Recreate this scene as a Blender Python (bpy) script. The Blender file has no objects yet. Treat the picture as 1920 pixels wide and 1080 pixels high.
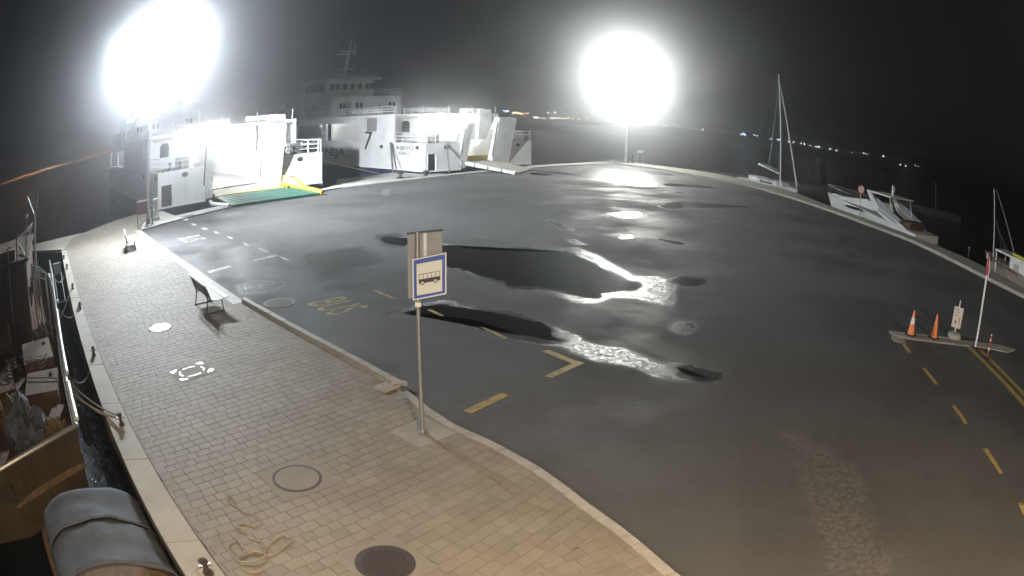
import bpy, bmesh, math, random
import numpy as np
from mathutils import Matrix, Vector, noise
random.seed(7)
S = bpy.context.scene
COL = S.collection
R = math.radians

# ------------------------------------------------------------------ traced layout, metres (camera mast at the origin, z = 0 promenade level)
D = {}
D['puddle_big'] = [[-2.72,25.97],[-1.67,25.24],[-0.85,24.84],[-0.24,25.06],[0.44,25.32],[0.93,25.0],[1.54,24.89],[2.14,24.66],[2.75,24.01],[2.62,23.36],[3.02,22.75],[3.37,21.92],[3.62,21.03],[3.86,20.36],[4.05,20.05],[3.81,19.36],[3.35,19.32],[2.96,19.05],[2.51,18.92],[2.28,18.37],[1.93,18.42],[1.74,18.95],[1.24,19.32],[0.71,19.49],[0.08,19.47],[-0.84,20.61],[-1.72,21.91],[-2.37,22.6],[-3.13,23.91],[-3.46,25.42]]
D['puddle_mid'] = [[-2.29,17.36],[-1.78,17.64],[-1.13,17.15],[-0.17,16.7],[0.41,16.11],[0.95,15.49],[1.1,15.07],[1.11,14.89],[1.34,14.83],[1.29,14.65],[1.06,14.59],[0.69,14.64],[-0.03,15.06],[-0.62,15.52],[-1.48,16.24],[-2.2,16.68],[-2.98,16.39]]
D['puddle_s1'] = [[5.21,20.7],[5.54,20.89],[5.84,21.14],[6.38,20.97],[6.16,20.41],[5.77,20.2],[5.58,20.14],[5.45,20.51]]
D['puddle_s2'] = [[3.51,12.92],[3.66,12.92],[3.82,12.82],[4.03,12.48],[4.16,12.24],[3.86,12.39],[3.66,12.59]]
D['puddle_white'] = [[5.08,35.63],[5.63,36.14],[6.0,36.72],[6.61,36.99],[7.17,36.92],[7.34,35.93],[6.69,35.07],[6.38,34.3],[5.86,34.16],[5.42,34.73]]
D['puddle_w2'] = [[12.67,55.4],[13.52,56.4],[14.41,56.31],[14.94,55.72],[13.47,53.88],[12.65,54.1]]
D['puddle_w3'] = [[8.89,39.98],[9.72,40.97],[10.35,42.41],[10.99,42.37],[10.86,40.56],[10.01,39.14],[9.32,38.89]]
D['puddle_w4'] = [[4.66,28.52],[4.98,29.13],[5.31,29.11],[5.32,28.65],[4.98,28.14],[4.64,28.08]]
D['puddle_w5'] = [[6.33,28.5],[6.92,28.32],[7.38,27.84],[7.49,27.5],[7.27,27.19],[6.88,27.66],[6.42,28.13]]
D['puddle_far'] = [[1.32,61.48],[1.99,61.01],[3.57,59.33],[2.87,58.33],[1.59,58.66]]
D['puddle_f2'] = [[-9.36,44.97],[-8.84,46.27],[-7.78,43.6],[-8.07,41.83],[-8.71,42.74]]
D['puddle_sign'] = [[-5.63,27.19],[-5.21,27.84],[-4.33,26.76],[-4.04,25.63],[-4.58,25.6],[-5.28,26.36]]
D['wet'] = {"a":[[2.84,24.81],[3.29,24.43],[3.71,22.7],[4.11,21.3],[5.0,21.3],[5.3,20.2],[5.0,18.6],[4.6,17.6],[4.17,17.66],[3.67,18.3],[2.97,18.42],[2.37,17.71],[1.7,17.83],[1.12,18.81],[0.18,19.29],[0.08,19.47],[2.05,18.71],[3.82,19.4],[3.02,22.75]],"b":[[0.17,16.37],[1.11,15.5],[1.67,14.68],[2.67,14.15],[3.01,13.52],[3.37,13.12],[3.89,13.1],[4.42,12.79],[4.84,12.47],[4.42,12.13],[3.64,12.09],[2.88,12.3],[2.67,12.84],[2.21,13.03],[1.72,13.31],[1.1,14.11],[-0.03,14.94],[0.92,14.77]],"c":[[4.09,16.01],[4.52,16.3],[4.92,16.24],[4.88,15.75],[4.44,15.1],[4.11,14.97],[3.97,15.48]],"d":[[1.65,25.59],[2.51,26.03],[3.24,24.57],[2.76,24.07],[2.01,24.56]],"e":[[2.1,27.55],[2.65,27.64],[3.08,26.45],[2.53,26.2]],"f":[[1.43,32.74],[2.03,32.65],[2.52,31.06],[2.87,30.42],[2.8,29.68],[2.14,29.8],[1.92,30.78]],"g":[[10.43,42.76],[11.25,43.42],[13.87,43.34],[15.88,43.08],[16.3,42.11],[15.04,41.8],[10.62,39.64],[9.33,38.63]],"h":[[12.67,55.4],[14.53,56.79],[16.75,56.34],[18.19,54.85],[15.71,53.97],[13.28,53.12]],"i":[[12.11,49.38],[12.98,49.82],[13.34,48.89],[12.2,48.31]],"j":[[-6.07,27.94],[-5.21,28.5],[-4.09,27.38],[-3.37,25.46],[-4.47,24.97],[-5.28,25.79]],"k":[[-9.01,18.92],[-8.55,19.59],[-7.21,19.54],[-7.21,18.22],[-8.3,17.81]],"l":[[-7.08,17.05],[-6.86,17.53],[-6.31,17.59],[-6.03,16.95],[-6.31,16.49],[-6.76,16.54]],"m":[[1.05,64.52],[3.84,63.55],[6.41,61.04],[5.48,58.96],[2.7,60.69]],"n":[[12.25,70.07],[15.4,70.87],[16.49,67.69],[16.48,65.27],[13.6,65.08]]}
D['damp'] = [[[-6.55,20.53],[-5.67,20.81],[-4.64,19.6],[-4.76,18.62],[-5.68,18.86]],[[-12.95,26.25],[-11.19,25.57],[-10.23,23.92],[-11.05,23.42],[-12.24,24.49]],[[-3.12,16.83],[-2.77,17.38],[-1.14,17.25],[-1.78,16.46],[-2.68,15.92]]]
D['fray'] = [[4.96,9.52],[5.59,8.73],[5.9,8.02],[5.8,7.06],[5.58,6.38],[5.26,5.82],[5.32,4.98],[5.14,4.57],[4.18,5.08],[4.37,5.7],[4.37,6.46],[4.65,7.76],[4.86,8.66]]
D['seam'] = [[4.29,11.9],[4.05,10.42],[3.65,8.59],[3.31,7.28],[2.99,5.97],[2.91,5.57]]
D['white_marks'] = [[[-19.96,34.03],[-19.62,34.14],[-19.2,33.48],[-19.48,33.36]],[[-18.27,32.21],[-17.75,31.93],[-17.31,31.35],[-17.71,31.42]],[[-16.62,30.58],[-16.21,30.51],[-15.7,29.82],[-16.1,29.87]],[[-15.11,29.28],[-14.88,29.26],[-14.36,28.62],[-14.61,28.64]],[[-13.59,27.84],[-13.26,27.68],[-12.81,27.12],[-13.0,27.13]],[[-12.03,26.32],[-11.68,26.06],[-11.25,25.57],[-11.44,25.58]],[[-10.59,24.98],[-10.29,24.76],[-9.75,24.22],[-9.88,24.12]],[[-9.02,23.42],[-8.74,23.23],[-8.23,22.68],[-8.43,22.68]],[[-11.1,20.78],[-10.53,21.73],[-10.35,21.56],[-10.88,20.54]],[[-9.85,22.65],[-9.23,23.71],[-9.05,23.42],[-9.68,22.47]]]
D['yellow_marks'] = [[[-4.13,18.68],[-4.0,18.69],[-3.24,17.88],[-3.37,17.81]],[[-2.25,16.86],[-2.14,16.92],[-1.72,16.37],[-1.82,16.32]],[[-0.76,15.56],[-0.62,15.45],[-0.08,14.8],[-0.16,14.64]]]
D['vmark'] = [[0.69,13.88],[0.84,13.99],[1.37,13.35],[1.58,13.19],[0.83,12.33],[0.69,12.41],[1.3,13.15]]
D['bar'] = [[-0.82,10.69],[-0.16,11.53],[0.01,11.44],[-0.67,10.57]]
D['dashes'] = [[[11.18,14.04],[11.39,14.11],[11.1,13.22],[10.91,13.21]],[[10.72,12.01],[10.89,12.0],[10.62,10.78],[10.46,10.8]],[[10.21,9.46],[10.39,9.46],[10.15,8.37],[9.99,8.38]],[[9.77,7.08],[9.97,7.03],[9.73,5.8],[9.58,5.83]],[[9.38,4.51],[9.55,4.45],[9.4,3.59],[9.21,3.68]]]
D['ylines'] = [[[14.31,13.19],[14.59,13.14],[13.86,8.47],[13.5,8.16]],[[14.81,12.89],[15.08,12.84],[14.49,9.01],[14.13,8.71]]]
D['island'] = [[11.3,15.12],[12.28,14.76],[13.82,14.23],[15.01,13.62],[16.79,12.99],[17.49,12.27],[16.63,12.15],[15.1,13.06],[14.27,13.3],[12.6,13.96],[11.75,14.33],[11.24,14.72]]
D['island2'] = [[11.06,14.6],[11.45,14.5],[11.47,14.16],[11.18,14.04],[10.96,14.22]]
D['far_outer'] = [[-28.81,26.39],[-28.33,30.81],[-27.98,36.05],[-26.95,38.28],[-24.32,37.99],[-21.27,35.15],[-18.87,39.38],[-14.39,43.83],[-13.62,48.6],[-10.32,51.67],[-5.83,57.3],[1.96,69.66],[7.7,76.7],[12.01,84.03],[13.09,87.59],[14.04,86.72],[16.81,80.63],[19.07,77.85]]
D['far_inner'] = [[-21.68,30.85],[-19.97,33.65],[-17.88,38.59],[-14.54,43.91],[-12.7,47.12],[-9.33,51.28],[-5.77,55.81],[0.33,64.3],[4.19,69.61],[11.75,78.51]]
D['right_in'] = [[11.75,78.51],[15.58,73.16],[18.67,66.87],[22.82,58.75],[23.87,50.75],[24.57,44.17],[25.02,38.7],[26.05,33.32],[26.19,27.92],[26.55,23.05],[27.57,19.36]]
D['right_out'] = [[16.36,78.48],[20.08,74.41],[22.82,71.22],[23.78,67.15],[26.44,57.82],[25.83,47.48],[26.66,39.99],[27.86,32.66],[28.91,28.99],[29.78,21.09]]
D['curb'] = [[-21.34,30.36],[-18.52,27.47],[-11.59,20.76],[-7.65,16.76],[-5.77,14.99],[-4.34,13.65],[-3.03,12.4],[-2.14,11.5],[-1.45,10.51],[-0.93,9.88],[-0.24,9.27],[0.37,8.59],[0.81,7.92],[1.07,7.45],[1.39,6.95],[1.67,6.42],[1.98,5.73]]
D['plat'] = [[-14.2,50.68],[-10.67,53.44],[-6.03,59.26],[-8.69,61.6],[-11.14,61.53],[-13.13,58.23],[-15.36,55.51]]
D['sign'] = [-1.41,9.59]
D['lamp1'] = [-21.42,31.55]
D['lamp2'] = [14.01,82.85]
D['bench_a'] = [-9.19,16.29]
D['bench_b'] = [-8.87,16.51]
D['bench_c'] = [-8.26,15.76]
D['bench_d'] = [-8.23,16.14]
D['bench2_a'] = [-17.72,23.74]
D['bench2_b'] = [-17.57,24.78]
D['b2top'] = [-19.61,25.99]
D['b2top2'] = [-18.65,26.07]
D['mh1'] = [-9.43,14.06]
D['mh2'] = [-3.1,7.76]
D['mh3'] = [-1.45,5.96]
D['mh_rect'] = [-6.85,11.37]
D['mh_road'] = [-6.63,17.05]
D['grate'] = [-19.95,34.72]
D['board_l'] = [-21.37,30.21]
D['board_r'] = [-20.89,30.77]
D['hydrant'] = [-21.43,32.08]
D['pedestal'] = [-21.92,33.66]
D['ped2'] = [13.67,80.66]
D['hyd2'] = [14.5,80.38]
D['frame2a'] = [15.14,80.89]
D['frame2b'] = [15.96,81.56]
D['cone1'] = [12.02,14.68]
D['cone2'] = [13.01,14.14]
D['emerg'] = [14.3,14.15]
D['post'] = [14.66,12.92]
D['delin'] = [14.63,11.97]
D['noentry'] = [23.91,38.46]
D['bol1'] = [-22.76,22.78]
D['bol2'] = [-20.44,20.7]
D['bol3'] = [-16.85,17.38]
D['bol4'] = [-14.26,15.06]
D['bol5'] = [-10.47,11.4]
D['bol6'] = [-7.03,8.19]
D['bol7'] = [-3.64,4.94]
D['slab'] = [-2.31,11.46]
D['qb1'] = [-9.48,54.65]
D['qb2'] = [-7.53,55.02]
D['pole755'] = [70.57,81.94]
D['corner0'] = [-9.46,2.76]
D['bus1'] = [-4.65,17.04]
D['bus2'] = [-15.31,27.48]
D['cam'] = [0.041798956,0.00033256601,-3.5834983e-05,2.7803942e-06,0.257009,0.021083]
D['shore'] = [[-728.4,528.7,4.0,0,0.8219730999288475],[-724.3,534.2,3.2,0,0.6393173155438878],[-721.1,538.6,4.6,0,0.7556124085968046],[-716.2,545.1,4.1,1,0.8821581045134688],[-709.6,553.6,2.6,0,0.9834408843264971],[-705.5,558.8,4.3,0,1.120827184285978],[-699.8,566.0,3.4,0,1.0028468852217556],[-695.7,571.0,4.6,0,0.9546597497587905],[-691.6,575.9,4.1,0,1.1193163421873673],[-685.8,582.8,3.8,0,1.127287680153289],[-681.7,587.6,3.3,1,0.8369780424004463],[-676.7,593.3,3.2,0,1.1613520330227125],[-673.4,597.1,3.1,0,0.6815813161204013],[-670.2,600.7,4.7,1,0.8616971199764576],[-666.9,604.4,3.8,0,0.9043457902974357],[-662.0,609.7,4.6,0,0.9510444644432181],[-658.7,613.3,4.2,1,1.00918928198098],[-654.5,617.7,3.5,1,1.194593786921289],[-650.4,622.0,4.3,0,1.1163825198697608],[-647.1,625.5,3.5,1,0.941464502084594],[-643.8,628.9,4.0,0,1.0989647581640125],[-638.9,633.9,4.3,0,0.6380763462871376],[-634.0,638.8,3.5,1,0.653110855865837],[-629.0,643.7,3.5,0,0.6904592246716857],[-623.4,649.2,4.7,0,1.1236602147769208],[-617.7,654.6,5.2,0,0.6269641460976217],[-609.4,662.3,3.6,0,1.1285431843484148],[-602.9,668.3,3.0,0,1.199105367225466],[-598.9,671.8,4.6,0,0.9598576852779603],[-594.8,675.4,5.4,0,0.8447616813701945],[-591.5,678.3,4.1,0,0.6254614948327225],[-585.0,683.9,3.8,0,1.175195655845073],[-576.9,690.8,4.1,0,0.8762457797075428],[-571.3,695.4,5.3,0,0.9573901430411822],[-568.1,698.0,5.4,0,1.164372753254378],[-15.8,899.9,15.6,3,1.1],[-11.5,899.9,15.0,2,1.4],[-14.4,899.9,14.2,3,0.8],[-3.5,900.0,12.9,1,1.2],[0.0,900.0,13.0,1,1.5],[4.4,900.0,12.3,1,1.6],[8.0,900.0,11.6,1,1.3],[13.0,899.9,12.5,4,0.9],[16.6,899.8,12.6,1,1],[12.4,899.9,7.3,4,0.8],[26.0,899.6,6.9,2,1.3],[29.6,899.5,7.0,2,1.1],[34.0,899.4,6.4,1,0.9],[38.3,899.2,6.5,2,1],[43.9,898.9,14.2,2,1.2],[53.2,898.4,14.6,2,1.3],[47.6,898.7,6.9,1,1.1],[51.2,898.5,7.0,2,1.2],[54.8,898.3,7.1,1,1.1],[59.1,898.1,7.3,2,1],[63.4,897.8,6.7,1,1],[68.5,897.4,7.0,2,0.9],[72.0,897.1,7.9,1,1.3],[77.1,896.7,7.3,1,0.8],[85.0,896.0,7.0,2,0.8],[96.5,894.8,10.5,2,0.8],[97.2,894.7,7.6,1,0.9],[183.8,881.0,5.9,1,1],[199.8,877.5,5.8,2,1.2],[204.1,876.5,6.2,2,1.3],[215.7,873.8,5.8,2,1],[220.1,872.7,5.4,2,0.9],[244.9,866.1,4.9,2,0.9],[253.6,863.5,5.1,2,1.3],[263.1,860.7,5.0,1,0.7],[276.3,856.5,5.4,2,0.9],[291.0,851.7,5.7,1,0.7],[309.4,845.2,5.8,3,1.6],[311.6,844.3,4.5,3,1.2],[306.4,846.2,4.6,2,0.8],[324.2,839.6,5.8,2,0.8],[328.6,837.9,5.7,2,0.8],[346.9,830.4,3.8,2,0.8],[356.9,826.2,4.2,3,1.1],[359.9,824.9,4.7,2,1.1],[372.7,819.2,4.1,2,0.9],[379.5,816.1,4.3,2,0.9],[390.0,811.1,4.2,2,0.7],[394.6,808.9,4.0,2,1],[402.9,804.8,3.4,2,0.8],[411.3,800.5,3.3,2,1],[415.1,798.6,3.6,2,1.1],[431.2,790.0,3.7,2,1],[440.4,784.9,3.0,2,0.9],[462.9,771.8,4.3,2,0.6],[480.1,761.2,7.3,2,0.9],[484.0,758.8,6.9,2,0.6],[509.3,742.0,9.5,2,0.9],[534.9,723.8,3.5,2,0.9],[542.9,717.8,3.6,2,0.8],[557.5,706.5,8.0,2,0.5],[562.4,702.7,7.2,2,0.5]]
D['sheen'] = [[[7.81,71.81],[15.11,64.32],[15.3,54.64],[9.97,51.75],[4.49,58.56]],[[-8.12,23.43],[-6.01,25.55],[-4.55,22.67],[-6.25,20.18]],[[-12.1,24.48],[-10.78,28.03],[-7.95,21.64],[-9.27,19.99]]]


# ------------------------------------------------------------------ camera, world, lights, exposure
cd = bpy.data.cameras.new('camera')
cam = bpy.data.objects.new('camera', cd); COL.objects.link(cam); S.camera = cam
cd.type = 'PANO'; cd.panorama_type = 'FISHEYE_LENS_POLYNOMIAL'; cd.fisheye_fov = R(180)
cd.sensor_fit = 'HORIZONTAL'; cd.sensor_width = 36; cd.sensor_height = 20.25
cd.fisheye_polynomial_k0 = 0
for i in range(4):
    setattr(cd, 'fisheye_polynomial_k%d' % (i + 1), -D['cam'][i])
cd.clip_start = .1; cd.clip_end = 6000
cam.matrix_world = Matrix.Translation((0, 0, 5)) @ Matrix.Rotation(math.pi / 2 - D['cam'][4], 4, 'X') @ Matrix.Rotation(D['cam'][5], 4, 'Z')

world = bpy.data.worlds.new('World'); S.world = world; world.use_nodes = True
bg = world.node_tree.nodes['Background']
bg.inputs[0].default_value = (.72, .76, 1.0, 1); bg.inputs[1].default_value = .0085
S.view_settings.view_transform = 'Standard'; S.view_settings.look = 'None'
S.view_settings.exposure = 0; S.view_settings.gamma = 1; S.view_settings.use_curve_mapping = False
DENOISE = True
S.render.engine = 'CYCLES'
S.cycles.use_denoising = DENOISE
S.cycles.max_bounces = 8; S.cycles.volume_bounces = 0; S.cycles.sample_clamp_indirect = 6
S.cycles.caustics_reflective = False; S.cycles.caustics_refractive = False

LAMP_H = 10.6
L1 = D['lamp1'] + [LAMP_H]; L2 = D['lamp2'] + [LAMP_H + .4]
def lamp_light(name, loc, power, col, rad, kind='POINT'):
    ld = bpy.data.lights.new(name, kind); ld.energy = power; ld.color = col; ld.shadow_soft_size = rad
    o = bpy.data.objects.new(name, ld); COL.objects.link(o); o.location = loc
    return o
# each mast: floodlights thrown down over the quay, plus the spill of the bare lenses
def aim(o, target):
    o.rotation_euler = (Vector(target) - Vector(o.location)).to_track_quat('-Z', 'Y').to_euler()
def flood(loc, power, col, target, size, blend, off=0.0):
    o = lamp_light('mast_flood', (loc[0] + off, loc[1] + off * .6, loc[2]), power, col, .45, 'SPOT')
    o.data.spot_size = R(size); o.data.spot_blend = blend; aim(o, target)
C1, C2 = (.88, .95, 1.0), (.98, 1.0, .93)
flood(L1, 230000, C1, (-9.5, 57, 1), 60, .9)          # over the ferry ramps
flood(L1, 230000, C1, (22, 46, 0), 110, .9)            # across the apron
flood(L1, 50000, C1, (0, -4, 8), 180, 1, -1.0)        # along the promenade, four heads side by side
flood(L1, 50000, C1, (0, -4, 8), 180, 1, 1.0)
flood(L1, 26000, C1, (-21, 35, 0), 140, .5)           # straight down at the mast foot
flood(L2, 95000, C2, (9, 36, 0), 130, 1)
flood(L2, 24000, C2, (0, -4, 8), 180, 1)
warm = lamp_light('street_light', (2.3, -1.5, 7.2), 17000, (1.0, .73, .45), .2, 'SPOT')
warm.data.spot_size = R(158); warm.data.spot_blend = .7
# street lamp of the waterfront road behind the viewpoint, shining out over the apron
town = lamp_light('street_light', (4.0, -31.0, 9.1), 66000, (1.0, .90, .76), 2.2, 'SPOT')
town.data.spot_size = R(70); town.data.spot_blend = 1; aim(town, (14, 30, 0))

# ------------------------------------------------------------------ materials
def mat(name, col=(.5, .5, .5), rough=.6, metal=0, var=0, scale=3, bump=0, bscale=20, col2=None, emit=None, strength=0, spec=.5):
    m = bpy.data.materials.new(name); m.use_nodes = True; nt = m.node_tree; N = nt.nodes; L = nt.links
    b = N['Principled BSDF']
    b.inputs['Base Color'].default_value = (*col, 1); b.inputs['Roughness'].default_value = rough
    b.inputs['Metallic'].default_value = metal; b.inputs['Specular IOR Level'].default_value = spec
    if emit:
        b.inputs['Emission Color'].default_value = (*emit, 1); b.inputs['Emission Strength'].default_value = strength
        m.cycles.emission_sampling = 'NONE'
    tc = N.new('ShaderNodeTexCoord')
    if var or col2:
        n = N.new('ShaderNodeTexNoise'); n.inputs['Scale'].default_value = scale; n.inputs['Detail'].default_value = 8; n.inputs['Roughness'].default_value = .65
        L.new(tc.outputs['Object'], n.inputs['Vector'])
        r = N.new('ShaderNodeValToRGB'); r.color_ramp.elements[0].position = .35; r.color_ramp.elements[1].position = .68
        c2 = col2 or tuple(max(0, c * (1 - var)) for c in col)
        r.color_ramp.elements[0].color = (*c2, 1); r.color_ramp.elements[1].color = (*col, 1)
        L.new(n.outputs['Fac'], r.inputs['Fac']); L.new(r.outputs['Color'], b.inputs['Base Color'])
    if bump:
        n2 = N.new('ShaderNodeTexNoise'); n2.inputs['Scale'].default_value = bscale; n2.inputs['Detail'].default_value = 5
        L.new(tc.outputs['Object'], n2.inputs['Vector'])
        bp = N.new('ShaderNodeBump'); bp.inputs['Strength'].default_value = bump; bp.inputs['Distance'].default_value = .02
        L.new(n2.outputs['Fac'], bp.inputs['Height']); L.new(bp.outputs['Normal'], b.inputs['Normal'])
    return m

M = {}
M['concrete'] = mat('concrete', (.36, .33, .29), .8, var=.35, scale=1.4, bump=.25, bscale=30)
M['collar'] = mat('collar_concrete', (.25, .22, .185), .8, var=.2, scale=2, bump=.2)
M['strip'] = mat('strip_concrete', (.55, .53, .49), .75, var=.3, scale=1.2, bump=.2, bscale=25)
M['coping'] = mat('coping_concrete', (.44, .41, .35), .75, var=.25, scale=1.1, bump=.15, bscale=40)
M['quaywall'] = mat('quay_wall', (.16, .12, .10), .85, var=.6, scale=.9, bump=.4, bscale=8)
M['dark_stone'] = mat('breakwater_stone', (.16, .15, .14), .9, var=.5, scale=.8, bump=.5, bscale=5)
M['kerb'] = mat('kerb_stone', (.42, .39, .35), .6, var=.3, scale=4, bump=.2)
M['bed'] = mat('paver_bedding', (.075, .064, .05), .95, var=.4, scale=20)
M['white'] = mat('white_paint', (.78, .79, .79), .4, var=.12, scale=.8)
M['shipwhite'] = mat('ship_white', (.74, .76, .77), .42, col2=(.60, .60, .58), scale=.55)
def weather(m, rust=(.28, .17, .10), amt=.35):
    nt = m.node_tree; N = nt.nodes; L = nt.links; b = N['Principled BSDF']
    tc = N.new('ShaderNodeTexCoord'); mp = N.new('ShaderNodeMapping'); mp.inputs['Scale'].default_value = (2.6, 2.6, .22); L.new(tc.outputs['Object'], mp.inputs['Vector'])
    n = N.new('ShaderNodeTexNoise'); n.inputs['Scale'].default_value = 1.3; n.inputs['Detail'].default_value = 9; n.inputs['Roughness'].default_value = .7; L.new(mp.outputs[0], n.inputs['Vector'])
    r = N.new('ShaderNodeMapRange'); r.inputs['From Min'].default_value = .52; r.inputs['From Max'].default_value = .80; r.inputs['To Max'].default_value = amt; L.new(n.outputs['Fac'], r.inputs['Value'])
    mx = N.new('ShaderNodeMix'); mx.data_type = 'RGBA'; L.new(r.outputs[0], mx.inputs[0])
    src = b.inputs['Base Color'].links[0].from_socket; L.new(src, mx.inputs[6]); mx.inputs[7].default_value = (*rust, 1); L.new(mx.outputs[2], b.inputs['Base Color'])
    bk = N.new('ShaderNodeTexBrick'); bk.inputs['Scale'].default_value = 1; bk.inputs['Brick Width'].default_value = 3.1; bk.inputs['Row Height'].default_value = 1.32; bk.inputs['Mortar Size'].default_value = .012
    sw = N.new('ShaderNodeVectorMath'); sw.operation = 'DOT_PRODUCT'; sw.inputs[1].default_value = (1, 1, 0); L.new(tc.outputs['Object'], sw.inputs[0])
    sp_ = N.new('ShaderNodeSeparateXYZ'); L.new(tc.outputs['Object'], sp_.inputs[0]); cb = N.new('ShaderNodeCombineXYZ'); L.new(sw.outputs['Value'], cb.inputs[0]); L.new(sp_.outputs['Z'], cb.inputs[1]); L.new(cb.outputs[0], bk.inputs['Vector'])
    bp = N.new('ShaderNodeBump'); bp.inputs['Strength'].default_value = .5; bp.inputs['Distance'].default_value = .02; bp.invert = True; L.new(bk.outputs['Fac'], bp.inputs['Height']); L.new(bp.outputs['Normal'], b.inputs['Normal'])
weather(M['shipwhite'])
M['shipdeck'] = mat('ship_deck', (.10, .14, .12), .7, var=.4, scale=2)
M['shipblue'] = mat('hull_blue', (.03, .04, .10), .4, var=.4, scale=.6)
M['dark'] = mat('dark_grey', (.03, .03, .032), .6)
M['black'] = mat('black_paint', (.015, .015, .017), .5)
M['glass'] = mat('dark_glass', (.012, .014, .018), .08)
M['green'] = mat('ramp_green', (.025, .13, .10), .55, var=.45, scale=2.2)
M['yellow'] = mat('yellow_paint', (.72, .52, .04), .5, var=.3, scale=3)
M['beige'] = mat('ramp_beige', (.42, .40, .33), .65, var=.4, scale=1.6)
M['steel'] = mat('galvanised_steel', (.42, .42, .42), .42, metal=.7, var=.25, scale=6)
M['iron'] = mat('cast_iron', (.05, .034, .03), .7, metal=0, var=.4, scale=14, bump=.6, bscale=60)
M['shiny_iron'] = mat('worn_iron', (.30, .30, .30), .30, metal=.85, var=.3, scale=10, bump=.3, bscale=70)
M['red'] = mat('red_paint', (.45, .035, .03), .5, var=.3, scale=6)
M['darkred'] = mat('dark_red_board', (.30, .06, .06), .55, var=.25, scale=5)
M['orange'] = mat('cone_orange', (.92, .27, .08), .55, var=.3, scale=5)
M['reflect'] = mat('reflective_white', (.64, .63, .60), .45)
M['rubber'] = mat('rubber', (.02, .02, .02), .8)
M['rope'] = mat('rope', (.33, .295, .235), .9, var=.3, scale=30)
M['darkrope'] = mat('dark_rope', (.16, .15, .13), .9, var=.3, scale=30)
M['wood'] = mat('weathered_wood', (.20, .13, .08), .75, var=.5, scale=5)
M['oldwood'] = mat('grey_wood', (.34, .28, .22), .7, var=.45, scale=3)
M['brown'] = mat('brown_paint', (.13, .065, .04), .6, var=.5, scale=2)
M['ply'] = mat('tan_board', (.135, .08, .04), .8, var=.3, scale=3)
M['khaki'] = mat('khaki_hull', (.085, .064, .038), .5, var=.35, scale=1.5)
M['screen'] = mat('grey_screen', (.33, .36, .40), .4, var=.3, scale=4)
M['tarp'] = mat('grey_tarp', (.10, .115, .14), .8, var=.35, scale=2.5, bump=.3, bscale=6)
M['net'] = mat('fishing_net', (.22, .16, .07), .95, var=.6, scale=25, bump=1, bscale=40)
M['seatmetal'] = mat('bench_slat', (.68, .68, .67), .4, metal=.2, var=.2, scale=8)
M['frame'] = mat('bench_frame', (.10, .10, .10), .5, metal=.5)
M['blue'] = mat('sign_blue', (.02, .06, .30), .4)
M['cream'] = mat('sign_cream', (.60, .585, .53), .45)
M['backboard'] = mat('backboard_grey', (.27, .265, .26), .6, var=.15, scale=4)
M['yellowrope'] = mat('yellow_cover', (.60, .55, .08), .7)
M['sea_hill'] = mat('hill_dark', (.012, .014, .012), 1)
M['lampglass'] = mat('lamp_glass', (.9, .9, .9), .3, emit=(.95, .98, 1), strength=60)
M['lampglass2'] = mat('lamp_glass_warm', (.9, .9, .9), .3, emit=(1, 1, .9), strength=60)
M['lampwarm'] = mat('lamp_glass_sodium', (.9, .8, .6), .3, emit=(1, .7, .4), strength=20)
M['tube'] = mat('deck_tube', (.9, .9, .9), .3, emit=(1, 1, .97), strength=12)
M['litpane'] = mat('lit_window', (.8, .8, .8), .3, emit=(.96, .98, 1), strength=1.6)
SH = [(1, .42, .12), (1, .72, .45), (.95, .97, 1), (.45, .55, 1), (1, .25, .2)]
for i, c in enumerate(SH):
    M['shore%d' % i] = mat('shore_lamp_glow', (.5, .5, .5), .5, emit=c, strength=7)

weather(M['khaki'], (.03, .022, .015), .8)
def paint_mat(name, col, wear=.5):
    m = mat(name, col, .55); nt = m.node_tree; N = nt.nodes; L = nt.links; b = N['Principled BSDF']
    tc = N.new('ShaderNodeTexCoord'); n = N.new('ShaderNodeTexNoise'); n.inputs['Scale'].default_value = 7; n.inputs['Detail'].default_value = 10; n.inputs['Roughness'].default_value = .75
    L.new(tc.outputs['Object'], n.inputs['Vector'])
    r = N.new('ShaderNodeValToRGB'); r.color_ramp.elements[0].position = wear - .08; r.color_ramp.elements[1].position = wear + .08
    r.color_ramp.elements[0].color = (.05, .05, .048, 1); r.color_ramp.elements[1].color = (*col, 1)
    L.new(n.outputs['Fac'], r.inputs['Fac']); L.new(r.outputs['Color'], b.inputs['Base Color'])
    return m
M['roadyellow'] = paint_mat('road_yellow', (.38, .28, .09), .42)
M['roadyellow_worn'] = paint_mat('road_yellow_worn', (.46, .36, .14), .47)
M['roadwhite'] = paint_mat('road_white', (.50, .50, .47), .46)

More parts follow.
